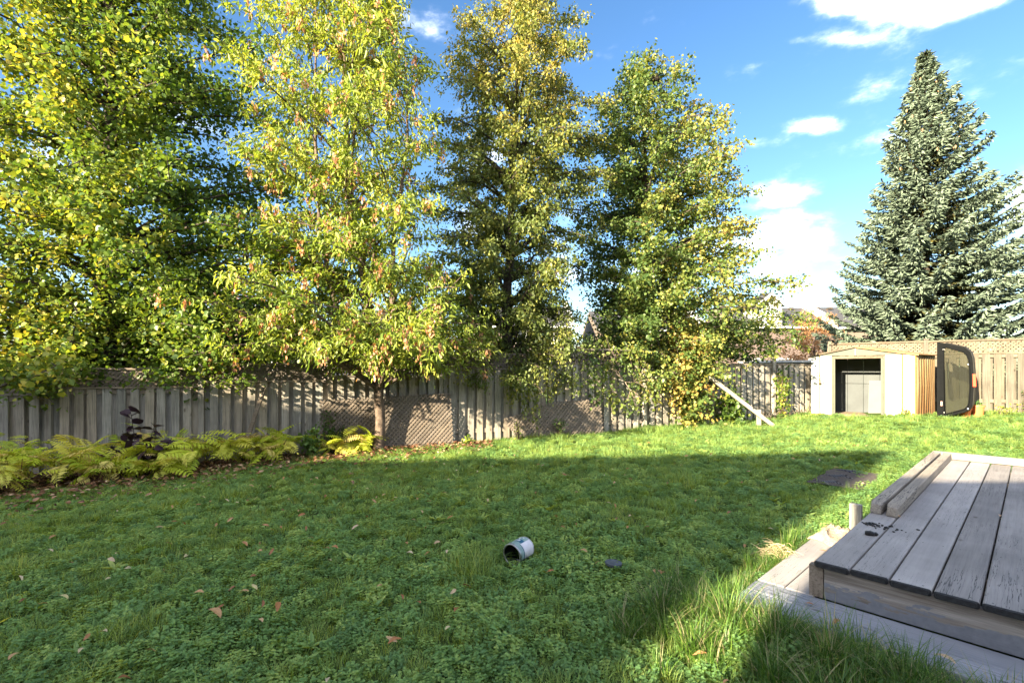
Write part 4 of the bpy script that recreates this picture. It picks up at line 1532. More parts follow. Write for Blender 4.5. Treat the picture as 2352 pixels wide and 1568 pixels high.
# box elder in front of the fence
bx0, by0 = -2.57, 9.42
def env2(h, az):
    r = ip(h, [(1.4, 2.3), (2.2, 2.9), (3.4, 2.3), (5.0, 2.2), (6.5, 2.0), (8.5, 1.7), (10.5, 0.8)])
    r *= 1 + 0.12 * -math.cos(az)
    return r * (1 - 0.2 * max(0, math.sin(az)))
g0 = ground(bx0, by0)
samP = []
def samaras(tw, n, seed=9):
    rnd = random.Random(seed)
    f = Foliage()
    for (p0, p1, tl) in rnd.sample(tw, min(n, len(tw))):
        c = p1.copy()
        m = 14
        P = c[None] + RNG.normal(0, 1, (m, 3)) * np.array([0.03, 0.03, 0.07]) - np.array([0, 0, 0.09])
        D = RNG.normal(0, .35, (m, 3)) + np.array([0, 0, -1.0])
        f.P.append(P)
        f.D.append(D)
        f.S.append(RNG.uniform(.055, .08, m))
        f.W.append(np.full(m, rnd.random()))
    return f
t2, tw2 = tree("box_elder_tree", "bright yellow-green tree with orange seed bunches, its slim trunk standing before the fence", (bx0, by0),
     [[(bx0, by0, g0 - .05, .125), (bx0 + .0, by0, g0 + .4, .10), (bx0 - .02, by0, 1.0, .093), (bx0 + .0, by0, 1.7, .088), (bx0 - .35, by0 + .1, 3.2, .075), (bx0 - .65, by0, 5.5, .055), (bx0 - .7, by0, 8.0, .035), (bx0 - .75, by0, 10.4, .012)],
      [(bx0 + .0, by0, 1.6, .07), (bx0 + .22, by0 + .05, 2.6, .055), (bx0 + .25, by0 + .1, 4.2, .04), (bx0 + .55, by0, 6.0, .025), (bx0 + .5, by0, 7.6, .01)],
      [(bx0 - .0, by0, 1.65, .06), (bx0 - .75, by0 - .1, 2.5, .05), (bx0 - 1.15, by0, 4.0, .04), (bx0 - 1.3, by0 + .1, 6.0, .03), (bx0 - 1.25, by0, 8.8, .01)]],
     165, env2, 1.55, 10.6, LEAF_NARROW, 66000, 0.095, M_leaf_elder, M_bark, droop=0.75, rise=0.45, twig_len=0.55, spread=0.085, seed=12, open_=0.34,
     warm=lambda p: 0.35 + 0.45 * min(1, max(0, (p[2] - 2.5) / 6)))
put("seed_bunches", samaras([q for q in tw2], 520).mesh("seed_bunches", LEAF_OVAL, M_samara), t2)["kind"] = "stuff"

# birch
def env3(h, az):
    r = ip(h, [(1.2, 1.5), (2.2, 2.0), (4, 2.1), (6, 2.35), (8, 2.2), (9.5, 1.7), (11.4, 0.5)])
    if math.sin(az) < 0 and h < 2.6:
        r *= 1.12
    return r
tree("birch_tree", "tall olive and gold small-leaved tree in the middle behind the fence", (-0.1, 11.6),
     [[(-.1, 11.6, -.1, .14), (-.12, 11.6, 3, .115), (0.02, 11.6, 6, .08), (.15, 11.5, 9, .04), (.2, 11.5, 11.6, .01)]],
     230, env3, 1.3, 11.4, LEAF_OVAL, 125000, 0.06, M_leaf_birch, M_bark_dark, droop=0.7, twig_droop=0.28, rise=0.5, twig_len=0.5, spread=0.07, seed=21, hang=0.5, open_=0.18,
     extra=boughs([(.25, 10.3, 1.9, .75, 260, .055, .22), (.5, 10.25, 2.0, .55, 300, .055, .22), (.0, 10.35, 1.9, 1.0, 260, .055, .25), (.9, 10.5, 2.0, 1.05, 300, .055, .25), (1.4, 10.7, 2.1, 1.15, 300, .055, .25), (-.6, 10.1, 2.0, 1.3, 260, .055, .25), (-1.0, 10.0, 2.1, 1.5, 200, .055, .25)]),
     warm=lambda p: 0.05 + 0.9 * min(1, max(0, (p[2] - 4.5) / 4.5)))
# lime-like tree
def env4(h, az):
    r = ip(h, [(1.0, 1.7), (1.9, 2.2), (2.6, 2.75), (3.6, 2.75), (5, 2.5), (6.8, 2.2), (8.2, 1.8), (9.6, .6)])
    r *= 1 + (0.22 + 0.2 * smooth(1.7, 2.4, h) * (1 - smooth(3.6, 5.0, h))) * math.cos(az)
    return r
t4, tw4 = tree("linden_tree", "green and gold tree right of the middle with a bird nest near its top", (3.55, 13.0),
     [[(3.55, 13.0, 0, .15), (3.5, 13.0, 3, .12), (3.6, 12.95, 6, .08), (3.5, 12.9, 8.5, .04), (3.45, 12.9, 9.8, .01)]],
     220, env4, 1.3, 9.7, LEAF_BROAD, 110000, 0.056, M_leaf_lime, M_bark_dark, droop=0.6, twig_droop=0.18, rise=0.45, twig_len=0.55, spread=0.085, seed=33, hang=0.25, open_=0.2,
     extra=boughs([(1.9, 11.0, 2.2, 1.0, 320, .06, .28), (2.3, 11.1, 2.2, .85, 340, .06, .28), (2.8, 11.25, 2.2, .75, 380, .06, .3), (3.2, 11.4, 2.3, .95, 340, .06, .3), (3.6, 11.55, 2.3, 1.2, 300, .06, .3), (4.0, 11.6, 2.4, .9, 360, .06, .3), (4.4, 11.7, 2.4, 1.2, 340, .06, .3)]),
     warm=lambda p: 0.08 + 0.8 * min(1, max(0, (p[0] - 3.0) / 2.4)) * min(1, max(0.2, (p[2] - 1) / 4)))
# nest
mb = MB()
for k in range(90):
    a = random.uniform(0, 2 * pi)
    r = random.uniform(.05, .15)
    z = 8.95 + random.uniform(-.08, .06)
    c = Vector((3.62 + r * math.cos(a), 12.35 + r * math.sin(a), z))
    d = Vector((-math.sin(a), math.cos(a), random.uniform(-.3, .3))) * .1 + Vector((random.uniform(-.03, .03),) * 3)
    mb.tube([c - d, c + d], .006, 3)
props(put("bird_nest", mb.mesh("bird_nest", M_bark_dark)), "dark twiggy bird nest high in the linden tree", "nest")

# vine-like shrubs over the fence
def shrub(name, label, c, R, H, n, size, mat, tmpl, seed, stems=7, droop=0.5, cat="shrub", z0=0.1, warm=0.5, flat=0.6, squash=(1, 1)):
    rnd = random.Random(seed)
    g = ground(c[0], c[1])
    t = thing(name, label, cat, (c[0], c[1], g))
    br = MB()
    fol = Foliage()
    tw = []
    for i in range(stems):
        a = rnd.uniform(0, 2 * pi)
        h = H * rnd.uniform(.55, 1.0)
        r = R * rnd.uniform(.3, 1.0) * (1.15 - 0.5 * h / H)
        p0 = Vector((c[0] + rnd.uniform(-.06, .06), c[1] + rnd.uniform(-.06, .06), g - .02))
        p2 = Vector((c[0] + r * math.cos(a) * squash[0], c[1] + r * math.sin(a) * squash[1], g + h))
        p1 = p0.lerp(p2, .5) + Vector((0, 0, .12 * H))
        br.tube([p0, p1, p2], [.012, .008, .003], 5)
        for k in range(9):
            f = z0 + (1 - z0) * k / 9
            q0 = np.array(p0.lerp(p1, f * 2) if f < .5 else p1.lerp(p2, f * 2 - 1))
            d = np.array([rnd.gauss(0, .7) * squash[0], rnd.gauss(0, .7) * squash[1], rnd.gauss(0, .45)]) * R * 0.45
            tw.append((q0, q0 + d))
    for (a, b) in tw:
        fol.twig(a, b, max(2, int(n / len(tw))), size * .8, size, min(1, max(0, warm + rnd.uniform(-.5, .5))), droop)
    put("stems", br.mesh("stems", M_bark, True), t)
    props(put("foliage", fol.mesh("foliage", tmpl, mat), t), kind="stuff")
    return t
shrub("climbing_shrub", "golden-leaved shrub spilling over the fence round the leaning post", (4.45, 11.98), 1.0, 2.6, 7500, 0.066, M_leaf_lime, LEAF_BROAD, 4, 34, warm=0.62)
shrub("climbing_shrub", "dark green low shrub at the fence foot left of the leaning post", (5.55, 12.15), .55, 0.85, 900, 0.075, M_leaf_maple, LEAF_BROAD, 6, 12, warm=0.15)
shrub("climbing_shrub", "leafy green vine hanging on the fence right of the leaning post", (7.2, 12.88), .28, 1.5, 700, 0.055, M_leaf_maple, LEAF_BROAD, 8, 12, warm=0.45)
shrub("evergreen_hedge", "dark hedge behind the lattice top between the two middle trees", (-1.5, 11.3), 1.3, 2.5, 6500, 0.06, M_leaf_lime, LEAF_OVAL, 14, 30, warm=0.05)
shrub("evergreen_hedge", "dark hedge behind the fence between the middle and right trees", (1.8, 12.4), 1.4, 2.4, 6500, 0.06, M_leaf_lime, LEAF_OVAL, 15, 30, warm=0.05)
shrub("evergreen_hedge", "dark shrub mass behind the fence under the big left tree", (-6.0, 9.9), 1.5, 2.6, 6000, 0.08, M_leaf_maple, LEAF_BROAD, 16, 30, warm=0.05)
# bare twiggy branch before the fence
mb = MB()
rb = random.Random(2)
c = fp(2.45, 0.45, 1.25)
def twig_rec(p, d, l, r, dep):
    q = p + d * l
    mb.tube([p, p.lerp(q, .5) + Vector((rb.uniform(-.02, .02), rb.uniform(-.02, .02), rb.uniform(-.02, .02))), q], [r, r * .8, r * .55], 4)
    if dep:
        for k in range(3):
            nd = (d + Vector((rb.uniform(-.9, .9), rb.uniform(-.3, .3), rb.uniform(-.7, .6)))).normalized()
            twig_rec(p.lerp(q, rb.uniform(.4, 1)), nd, l * rb.uniform(.55, .8), r * .6, dep - 1)
twig_rec(c + Vector((-.25, .3, .75)), Vector((.35, -.1, -.9)).normalized(), .75, .016, 0)
for k in range(4):
    twig_rec(c, Vector((rb.uniform(-.4, .9), -.1, rb.uniform(-.9, .5))).normalized(), .3, .007, 2)
props(put("bare_branch", mb.mesh("bare_branch", M_twig, True)), "bare pinkish twigs hanging before the fence under the linden tree", "branch")

# background small trees
tree("pink_tree", "small tree with faded pink-brown leaves seen between the two left trees", (-11.2, 20.0), [[(-11.2, 20, -.3, .09), (-11.2, 20, 2.4, .07), (-11.1, 20, 5.0, .01)]],
     50, lambda h, az: ip(h, [(1.6, 1.0), (3.2, 2.2), (4.6, 1.7), (5.4, .5)]), 1.7, 5.3, LEAF_OVAL, 9000, 0.09, M_leaf_pink, M_bark, seed=41)
tree("orange_tree", "sparse orange-brown tree before the brick house left of the spruce", (15.9, 25.5), [[(15.9, 25.5, 0, .08), (15.9, 25.5, 2, .06), (16.1, 25.5, 4.3, .01)]],
     44, lambda h, az: ip(h, [(0.8, 1.3), (2.2, 1.75), (3.6, 1.35), (4.6, .4)]), 0.9, 4.5, LEAF_OVAL, 9500, 0.085, M_leaf_orange, M_bark, seed=42, open_=.05)

# ------------------------------------------------------------------ spruce
def spruce():
    rnd = random.Random(77)
    bx_, by_ = 14.75, 17.3
    g = ground(bx_, by_)
    top = 12.95
    t = thing("spruce_tree", "tall blue spruce rising behind the shed and the right fence", "tree", (bx_, by_, g))
    mb = MB().tube([(bx_, by_, g - .1), (bx_, by_, 4), (bx_ + .05, by_, 8), (bx_, by_, top)], [.24, .17, .1, .012], 10)
    put("trunk", mb.mesh("trunk", M_bark_dark, True), t)
    br = MB()
    P, D, S, V_ = [], [], [], []
    P2, D2, S2 = [], [], []
    z = 1.15
    lev = 0
    while z < top - 0.1:
        f = (z - 1.0) / (top - 1.0)
        R = 4.55 * (1 - f) ** 1.1 + 0.03
        nb = int(15 - 8 * f)
        for b in range(nb):
            az = 2 * pi * (b + rnd.random() * .7) / nb + lev * 0.7
            r = R * rnd.uniform(0.82, 1.05) * (1 + 0.18 * math.cos(az))
            if rnd.random() < .08:
                r *= 1.12
            zz = z + rnd.uniform(-.07, .07)
            ca, sa = math.cos(az), math.sin(az)
            sag = 0.16 * r * (1 - f) + .02
            pts = []
            for k in range(6):
                q = k / 5
                zc = zz + (0.42 * q if f > .6 else 0.12 * q) * r * (0.7 + f) - sag * math.sin(q * pi * .9) * 1.3 + 0.10 * r * q * q
                pts.append(np.array([bx_ + ca * r * q, by_ + sa * r * q, zc]))
            br.tube([Vector(p) for p in pts], [.028 * (1 - f) + .008, .02 * (1 - f) + .006, .015, .01, .006, .003], 4, cap=False)
            m = int(5 + r * 15)
            side = np.array([-sa, ca, 0])
            fwd = np.array([ca, sa, 0])
            for k in range(m):
                q = 0.12 + 0.88 * (k + rnd.random()) / m
                p = poly_curve(pts, min(q, .999))
                sl = (0.16 + 0.34 * r / 3.5 * (1 - q) ** 0.7) * rnd.uniform(.6, 1.1) * (1.0 if q < .93 else .6) * min(1, 0.35 + r / 2)
                for sg in (-1, 1):
                    nseg = max(2, int(sl / 0.06))
                    dr = fwd * 0.75 + side * sg * rnd.uniform(.6, 1.1) + np.array([0, 0, rnd.uniform(-.18, .1)])
                    dr /= np.linalg.norm(dr)
                    for j in range(nseg):
                        pp = p + dr * sl * (j + rnd.random()) / nseg + np.array([0, 0, rnd.uniform(-.03, .02)])
                        dd = dr + np.array([rnd.gauss(0, .3), rnd.gauss(0, .3), rnd.gauss(-.15, .28)])
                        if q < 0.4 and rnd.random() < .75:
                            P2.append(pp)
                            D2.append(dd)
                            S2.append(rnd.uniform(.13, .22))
                        else:
                            P.append(pp)
                            D.append(dd)
                            S.append(rnd.uniform(.14, .23))
                            V_.append(q)
                # hanging twiglets below the branch
                if rnd.random() < .55:
                    pp = p + np.array([rnd.gauss(0, .05), rnd.gauss(0, .05), -rnd.uniform(.03, .16)])
                    P.append(pp)
                    D.append(np.array([rnd.gauss(0, .3), rnd.gauss(0, .3), -1.0]))
                    S.append(rnd.uniform(.1, .17))
                    V_.append(q)
        z += 0.46 - 0.24 * f
        lev += 1
    P, D, S = np.array(P), np.array(D), np.array(S)
    n = len(P)
    put("branches", br.mesh("branches", M_bark_dark, True), t)
    o = put("crown", leaves_mesh("crown", SPINDLE, P, D, S, RNG.uniform(0, 3, n), M_needle, RNG.random(n), np.array(V_)), t)
    props(o, kind="stuff")
    P2, D2, S2 = np.array(P2), np.array(D2), np.array(S2)
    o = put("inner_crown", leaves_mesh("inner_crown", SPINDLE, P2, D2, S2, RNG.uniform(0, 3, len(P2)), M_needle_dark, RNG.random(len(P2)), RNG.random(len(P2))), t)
    props(o, kind="stuff")
    mb = MB()
    for k in range(26):
        zc = rnd.uniform(8.5, 12.2)
        r = 4.35 * (1 - (zc - 1) / (top - 1)) ** .86 * rnd.uniform(.5, .85)
        a = rnd.uniform(pi, 2 * pi)
        c = Vector((bx_ + r * math.cos(a), by_ + r * math.sin(a), zc))
        mb.tube([c, c - Vector((0, 0, .05)), c - Vector((0, 0, .11))], [.012, .024, .008], 6)
    put("cones", mb.mesh("cones", simple_mat("tan_cone", (0.36, 0.19, 0.09), 0.8), True), t)
spruce()

# ------------------------------------------------------------------ fern-leaved shrubs in the bed
M_frond = leaf_mat("fern_leaflet_yellow_green", [(0.0, (0.26, 0.38, 0.035)), (0.35, (0.46, 0.52, 0.05)), (0.65, (0.62, 0.58, 0.10)), (0.88, (0.66, 0.50, 0.20)), (1.0, (0.50, 0.32, 0.14))], 0.35, inst=True, wmix=0.75)
def frond_mesh(L_, seed):
    rnd = random.Random(seed)
    V, Fc = [], []
    def add_leaf(p, d, l, wd, nrm):
        s = d.cross(nrm).normalized()
        b = len(V)
        V.extend([p, p + d * l * .35 + s * wd * .5 + nrm * wd * .1, p + d * l * .7 + s * wd * .35 - nrm * l * .03, p + d * l - nrm * l * .14, p + d * l * .7 - s * wd * .35 - nrm * l * .03, p + d * l * .35 - s * wd * .5 + nrm * wd * .1])
        Fc.extend([(b, b + 1, b + 2, b + 3), (b, b + 3, b + 4, b + 5)])
    npair = 9
    rach = []
    for k in range(npair + 2):
        q = k / (npair + 1)
        rach.append(Vector((L_ * q, 0.02 * math.sin(q * 3 + seed), 0.20 * L_ * q - 0.42 * L_ * q * q)))
    for k in range(len(rach) - 1):
        a, b_ = rach[k], rach[k + 1]
        i = len(V)
        wv = Vector((0, .0022, 0))
        V.extend([a - wv, a + wv, b_ + wv, b_ - wv])
        Fc.append((i, i + 1, i + 2, i + 3))
    for k in range(1, npair + 1):
        q = k / (npair + 1)
        tg = (rach[k + 1] - rach[k]).normalized()
        nr = Vector((-tg.z, 0, tg.x))
        l = L_ * (0.30 * math.sin(pi * (0.18 + 0.72 * q))) * rnd.uniform(.9, 1.1)
        for sg in (-1, 1):
            d = (tg * 0.38 + Vector((0, sg, 0)) - nr * rnd.uniform(0.0, .25)).normalized()
            add_leaf(rach[k], d, l, l * 0.32, nr)
    tg = (rach[-1] - rach[-2]).normalized()
    add_leaf(rach[-1], tg, L_ * .14, L_ * .05, Vector((-tg.z, 0, tg.x)))
    V = np.array([tuple(v) for v in V])
    return mesh_np("frond", V, np.array(Fc), M_frond, {'v': RNG.random(len(V)) * .25 + .4, 'w': np.zeros(len(V))})
FR = [frond_mesh(L_, k) for k, L_ in enumerate((0.38, 0.44, 0.48, 0.32))]
M_redstem = simple_mat("red_brown_stem", (0.16, 0.07, 0.045), 0.8, 0.3, 20)
def fern_shrub(x, y, H, R, nf, label, seed):
    rnd = random.Random(seed)
    g = ground(x, y)
    t = thing("fern_leaved_shrub", label, "shrub", (x, y, g), group="fern-leaved shrubs along the left bed")
    mb = MB()
    ns = max(3, nf // 4)
    tips = []
    for i in range(ns):
        a = rnd.uniform(0, 2 * pi)
        r = R * rnd.uniform(.1, 1.0)
        h = H * rnd.uniform(.4, .85)
        p0 = Vector((x + rnd.uniform(-.08, .08), y + rnd.uniform(-.08, .08), g))
        p1 = Vector((x + r * math.cos(a), y + r * math.sin(a), g + h))
        pm = p0.lerp(p1, .5) + Vector((rnd.uniform(-.03, .03), rnd.uniform(-.03, .03), .03))
        mb.tube([p0, pm, p1], [.006, .005, .003], 5)
        tips.append((p0, pm, p1))
    put("stems", mb.mesh("stems", M_redstem, True), t)
    for k in range(int(nf * 1.5)):
        p0, pm, p1 = tips[k % ns]
        f = 1.0 - 0.13 * (k // ns)
        p = p1.lerp(pm, (1 - f) * 1.6)
        az = rnd.uniform(0, 2 * pi) if rnd.random() < .35 else rnd.gauss(-pi / 2 - .1, 1.0)
        M = Matrix.Translation(p) @ Matrix.Rotation(az, 4, 'Z') @ Matrix.Rotation(rnd.uniform(-.75, .35), 4, 'Y') @ Matrix.Rotation(rnd.gauss(0, .4), 4, 'X') @ Matrix.Scale(rnd.choice((rnd.uniform(.55, .85), rnd.uniform(.85, 1.25))), 4)
        put("frond", FR[rnd.randrange(4)], t, M)
FS = [(-6.95, 6.75, 0.80, 0.63, 41, "tall fern-leaved shrub in the bottom left corner of the bed"),
      (-7.5, 7.25, 0.95, 0.63, 34, "fern-leaved shrub right against the left picture edge by the fence"),
      (-6.55, 7.35, 0.85, 0.57, 34, "green fern-leaved shrub behind the corner shrub"),
      (-6.15, 7.12, 0.55, 0.57, 38, "yellow fern-leaved shrub in front of the dark purple bush"),
      (-6.35, 8.1, 0.90, 0.52, 26, "fern-leaved shrub beside the fence left of the purple bush"),
      (-5.25, 7.85, 0.62, 0.52, 38, "fern-leaved shrub spreading between purple bush and leaning plank"),
      (-5.55, 8.35, 0.70, 0.46, 26, "fern-leaved shrub right behind the purple bush"),
      (-4.85, 8.30, 0.60, 0.48, 34, "bright fern-leaved shrub below the leaning plank"),
      (-4.55, 8.62, 0.62, 0.44, 26, "fern-leaved shrub just right of the leaning plank"),
      (-4.2, 8.75, 0.66, 0.46, 30, "upright fern-leaved shrub left of the round-leaved green bush"),
      (-3.30, 9.10, 0.52, 0.39, 22, "fern-leaved shrub between the green bush and the slim trunk"),
      (-2.88, 9.22, 0.46, 0.37, 22, "small fern-leaved shrub touching the slim tree trunk"),
      (-5.6, 7.55, 0.50, 0.46, 26, "low fern-leaved shrub at the lawn edge before the purple bush"),
      (-7.3, 6.3, 0.60, 0.57, 30, "fern-leaved shrub lowest at the left edge beside the lawn")]
for k, a in enumerate(FS):
    fern_shrub(*a[:5], a[5], 100 + k)
shrub("round_leaved_bush", "light green round-leaved bush between the fern-leaved shrubs", (-3.72, 9.02), .26, .62, 700, 0.05, leaf_mat("pale_round_leaf", [(0, (.08, .17, .04)), (.6, (.17, .28, .08)), (1, (.28, .38, .12))]), LEAF_BROAD, 51, 9)
shrub("dark_bush", "dark green upright bush before the left end of the lattice panel", (-3.45, 9.28), .30, .85, 800, 0.05, M_leaf_maple, LEAF_OVAL, 52, 9, warm=0.0)
shrub("weed_plant", "thin pale weed standing before the broken lattice panel", (0.12, 10.28), .07, .50, 120, 0.035, M_leaf_elder, LEAF_OVAL, 53, 4, cat="weed")
shrub("weed_plant", "dark leafy weed before the middle of the broken lattice panel", (1.05, 10.62), .13, .58, 150, 0.05, M_leaf_lime, LEAF_OVAL, 54, 4, warm=.1, cat="weed")
shrub("weed_plant", "small light weed at the fence foot right of the large lattice panel", (-0.92, 9.95), .12, .16, 60, 0.05, M_leaf_elder, LEAF_BROAD, 55, 5, cat="weed")
shrub("weed_plant", "trailing green weed before the sunlit fence right of the orange pot", (11.55, 11.35), .34, .24, 160, 0.05, M_leaf_elder, LEAF_OVAL, 56, 9, cat="weed")
shrub("weed_plant", "weed growing at the shed corner in front of its white wall", (9.35, 11.55), .14, .22, 90, 0.05, M_leaf_elder, LEAF_OVAL, 57, 6, cat="weed")
shrub("weed_plant", "tall weed against the sunlit fence at the right edge", (12.45, 11.75), .12, .9, 130, 0.04, M_leaf_lime, LEAF_OVAL, 58, 4, cat="weed")
# purple bush: individual leaves
def purple_bush():
    rnd = random.Random(5)
    x, y = -6.0, 7.72
    g = ground(x, y)
    t = thing("purple_bush", "dark purple-leaved bush rising among the yellow fern-leaved shrubs", "bush", (x, y, g))
    M_pur = leaf_mat("dark_purple_leaf", [(0, (.022, .012, .024)), (.6, (.045, .022, .04)), (1, (.09, .05, .06))], 0.15, inst=True)
    n = len(LEAF_OVAL[0])
    me = mesh_np("leaf", LEAF_OVAL[0] * np.array([1.35, 1, 1]), LEAF_OVAL[1], M_pur, {'v': np.full(n, .4), 'w': np.zeros(n)})
    mb = MB()
    for (dx, dy, h) in ((-.1, 0, 1.12), (.38, -.1, .88), (-.30, .1, .72), (.2, -.25, .66), (.62, -.15, .6), (-.28, -.25, .55), (.42, -.35, .5)):
        a, b = Vector((x, y, g)), Vector((x + dx, y + dy, g + h))
        m = a.lerp(b, .5) + Vector((.03, 0, .02))
        mb.tube([a, m, b], [.009, .007, .003], 5)
        k = int(h * 20)
        for i in range(k):
            f = 0.22 + 0.78 * i / k
            p = a.lerp(m, f * 2) if f < .5 else m.lerp(b, f * 2 - 1)
            az = i * 2.4 + rnd.uniform(-.4, .4)
            M = Matrix.Translation(p) @ Matrix.Rotation(az, 4, 'Z') @ Matrix.Rotation(rnd.uniform(-1.0, .6), 4, 'X') @ Matrix.Rotation(rnd.uniform(-.8, .8), 4, 'Y') @ Matrix.Scale(rnd.uniform(.13, .20), 4)
            put("leaf", me, t, M)
    put("stems", mb.mesh("stems", M_bark_dark, True), t)
purple_bush()

# ------------------------------------------------------------------ lawn plants (scattered by geometry nodes)
M_clover = leaf_mat("clover_leaf", [(0.0, (0.07, 0.15, 0.06)), (0.5, (0.165, 0.30, 0.095)), (0.8, (0.27, 0.39, 0.11)), (1.0, (0.40, 0.48, 0.15))], 0.42, inst=True, wmix=0.55, rough=0.55, tcol=(2.2, 1.5, 0.3))
M_grass = leaf_mat("grass_blade", [(0.0, (0.08, 0.16, 0.05)), (0.5, (0.19, 0.31, 0.08)), (0.8, (0.30, 0.39, 0.10)), (1.0, (0.48, 0.47, 0.22))], 0.42, inst=True, wmix=0.5, rough=0.5, tcol=(2.2, 1.5, 0.3))
M_tall = leaf_mat("tall_grass_blade", [(0.0, (0.04, 0.10, 0.015)), (0.6, (0.10, 0.19, 0.024)), (0.84, (0.16, 0.25, 0.04)), (0.9, (0.28, 0.25, 0.12)), (1.0, (0.34, 0.30, 0.17))], 0.35, inst=False, wmix=0.0, rough=0.45)
def clump_clover(seed, n=46, R=0.085, hmax=0.07):
    r = np.random.default_rng(seed)
    P, D, S, W_ = [], [], [], []
    for i in range(n):
        a, rr = r.uniform(0, 2 * pi), R * math.sqrt(r.random())
        h = hmax * r.uniform(.35, 1.0) * (1.1 - .5 * rr / R)
        c = np.array([rr * math.cos(a), rr * math.sin(a), h])
        w = r.random()
        for lv in range(2):
            cc = c - np.array([0, 0, lv * 0.018])
            a0 = r.uniform(0, 2 * pi)
            for k in range(3):
                b = a0 + k * 2.09
                P.append(cc)
                D.append([math.cos(b), math.sin(b), r.uniform(-.1, .5)])
                S.append(r.uniform(.0095, .017))
                W_.append(w)
    P, D, S, W_ = map(np.array, (P, D, S, W_))
    return leaves_mesh("clover_clump", LEAF_BROAD, P, D, S, r.uniform(-.5, .5, len(P)), M_clover, W_ * .7 + r.random(len(P)) * .3, W_)
def blades(seed, n, R, h0, h1, wd, lean, mat, name="grass_tuft", segs=3, dry=0.0):
    r = np.random.default_rng(seed)
    V, Fc, A = [], [], []
    for i in range(n):
        a, rr = r.uniform(0, 2 * pi), R * math.sqrt(r.random())
        base = np.array([rr * math.cos(a), rr * math.sin(a), -0.01])
        h = r.uniform(h0, h1)
        b = a + r.normal(0, .8)
        out = np.array([math.cos(b), math.sin(b), 0])
        sd = np.array([-math.sin(b), math.cos(b), 0]) * wd * r.uniform(.6, 1.2)
        ln = lean * r.uniform(.3, 1.3)
        v = r.random() * .86 if r.random() > dry else r.uniform(.9, 1)
        b0 = len(V)
        for k in range(segs + 1):
            q = k / segs
            th = ln * q
            p = base + out * h * (q * math.sin(th) * .9) + np.array([0, 0, h * q * math.cos(th * .85)])
            wk = (1 - q ** 1.6)
            V += [p - sd * wk, p + sd * wk + np.array([0, 0, 1e-4])]
            A += [v, v]
        for k in range(segs):
            j = b0 + 2 * k
            Fc.append((j, j + 1, j + 3, j + 2))
    return mesh_np(name, np.array(V), np.array(Fc), mat, {'v': np.array(A), 'w': np.array(A)})
def rosette(seed):
    r = np.random.default_rng(seed)
    n = 9
    P = np.zeros((n, 3)) + np.array([0, 0, .01])
    a = np.arange(n) * 2.4
    D = np.stack([np.cos(a), np.sin(a), r.uniform(.25, .9, n)], 1)
    return leaves_mesh("rosette", LEAF_NARROW, P, D, r.uniform(.06, .11, n), r.uniform(-.3, .3, n), M_clover, r.uniform(.6, 1, n), r.random(n))
src = bpy.data.collections.new("lawn_plants_source")
def src_obj(i, me):
    o = bpy.data.objects.new("%02d_plant_source" % i, me)
    src.objects.link(o)
SRC = [clump_clover(1), clump_clover(2), clump_clover(3, 40, .08, .09), blades(4, 44, .07, .04, .10, .0018, .8, M_grass),
       blades(5, 34, .06, .06, .14, .0019, 1.0, M_grass), rosette(6), clump_clover(7, 44, .09, .055)]
for i, me in enumerate(SRC):
    src_obj(i, me)

def scatter(name, P, rz, sc, ii, coll, tilt=0.15):
    me = bpy.data.meshes.new(name)
    me.vertices.add(len(P))
    me.vertices.foreach_set("co", np.ascontiguousarray(P, dtype=np.float32).ravel())
    n = len(P)
    at = me.attributes.new("rot", 'FLOAT_VECTOR', 'POINT')
    R = np.stack([RNG.normal(0, tilt, n), RNG.normal(0, tilt, n), rz], 1).astype(np.float32)
    at.data.foreach_set("vector", R.ravel())
    at = me.attributes.new("sc", 'FLOAT', 'POINT')
    at.data.foreach_set("value", sc.astype(np.float32))
    at = me.attributes.new("idx", 'INT', 'POINT')
    at.data.foreach_set("value", ii.astype(np.int32))
    o = put(name, me)
    ng = bpy.data.node_groups.new(name + "_nodes", 'GeometryNodeTree')
    ng.interface.new_socket("Geometry", in_out='INPUT', socket_type='NodeSocketGeometry')
    ng.interface.new_socket("Geometry", in_out='OUTPUT', socket_type='NodeSocketGeometry')
    N = ng.nodes.new
    gi, go = N('NodeGroupInput'), N('NodeGroupOutput')
    ci = N('GeometryNodeCollectionInfo')
    ci.inputs['Collection'].default_value = coll
    ci.inputs['Separate Children'].default_value = True
    ci.inputs['Reset Children'].default_value = True
    iop = N('GeometryNodeInstanceOnPoints')
    iop.inputs['Pick Instance'].default_value = True
    def attr(nm, typ):
        a = N('GeometryNodeInputNamedAttribute')
        a.data_type = typ
        a.inputs['Name'].default_value = nm
        return a.outputs['Attribute']
    L = ng.links.new
    L(gi.outputs[0], iop.inputs['Points'])
    L(ci.outputs[0], iop.inputs['Instance'])
    L(attr("idx", 'INT'), iop.inputs['Instance Index'])
    L(attr("rot", 'FLOAT_VECTOR'), iop.inputs['Rotation'])
    L(attr("sc", 'FLOAT'), iop.inputs['Scale'])
    L(iop.outputs[0], go.inputs[0])
    md = o.modifiers.new("scatter", 'NODES')
    md.node_group = ng
    return o

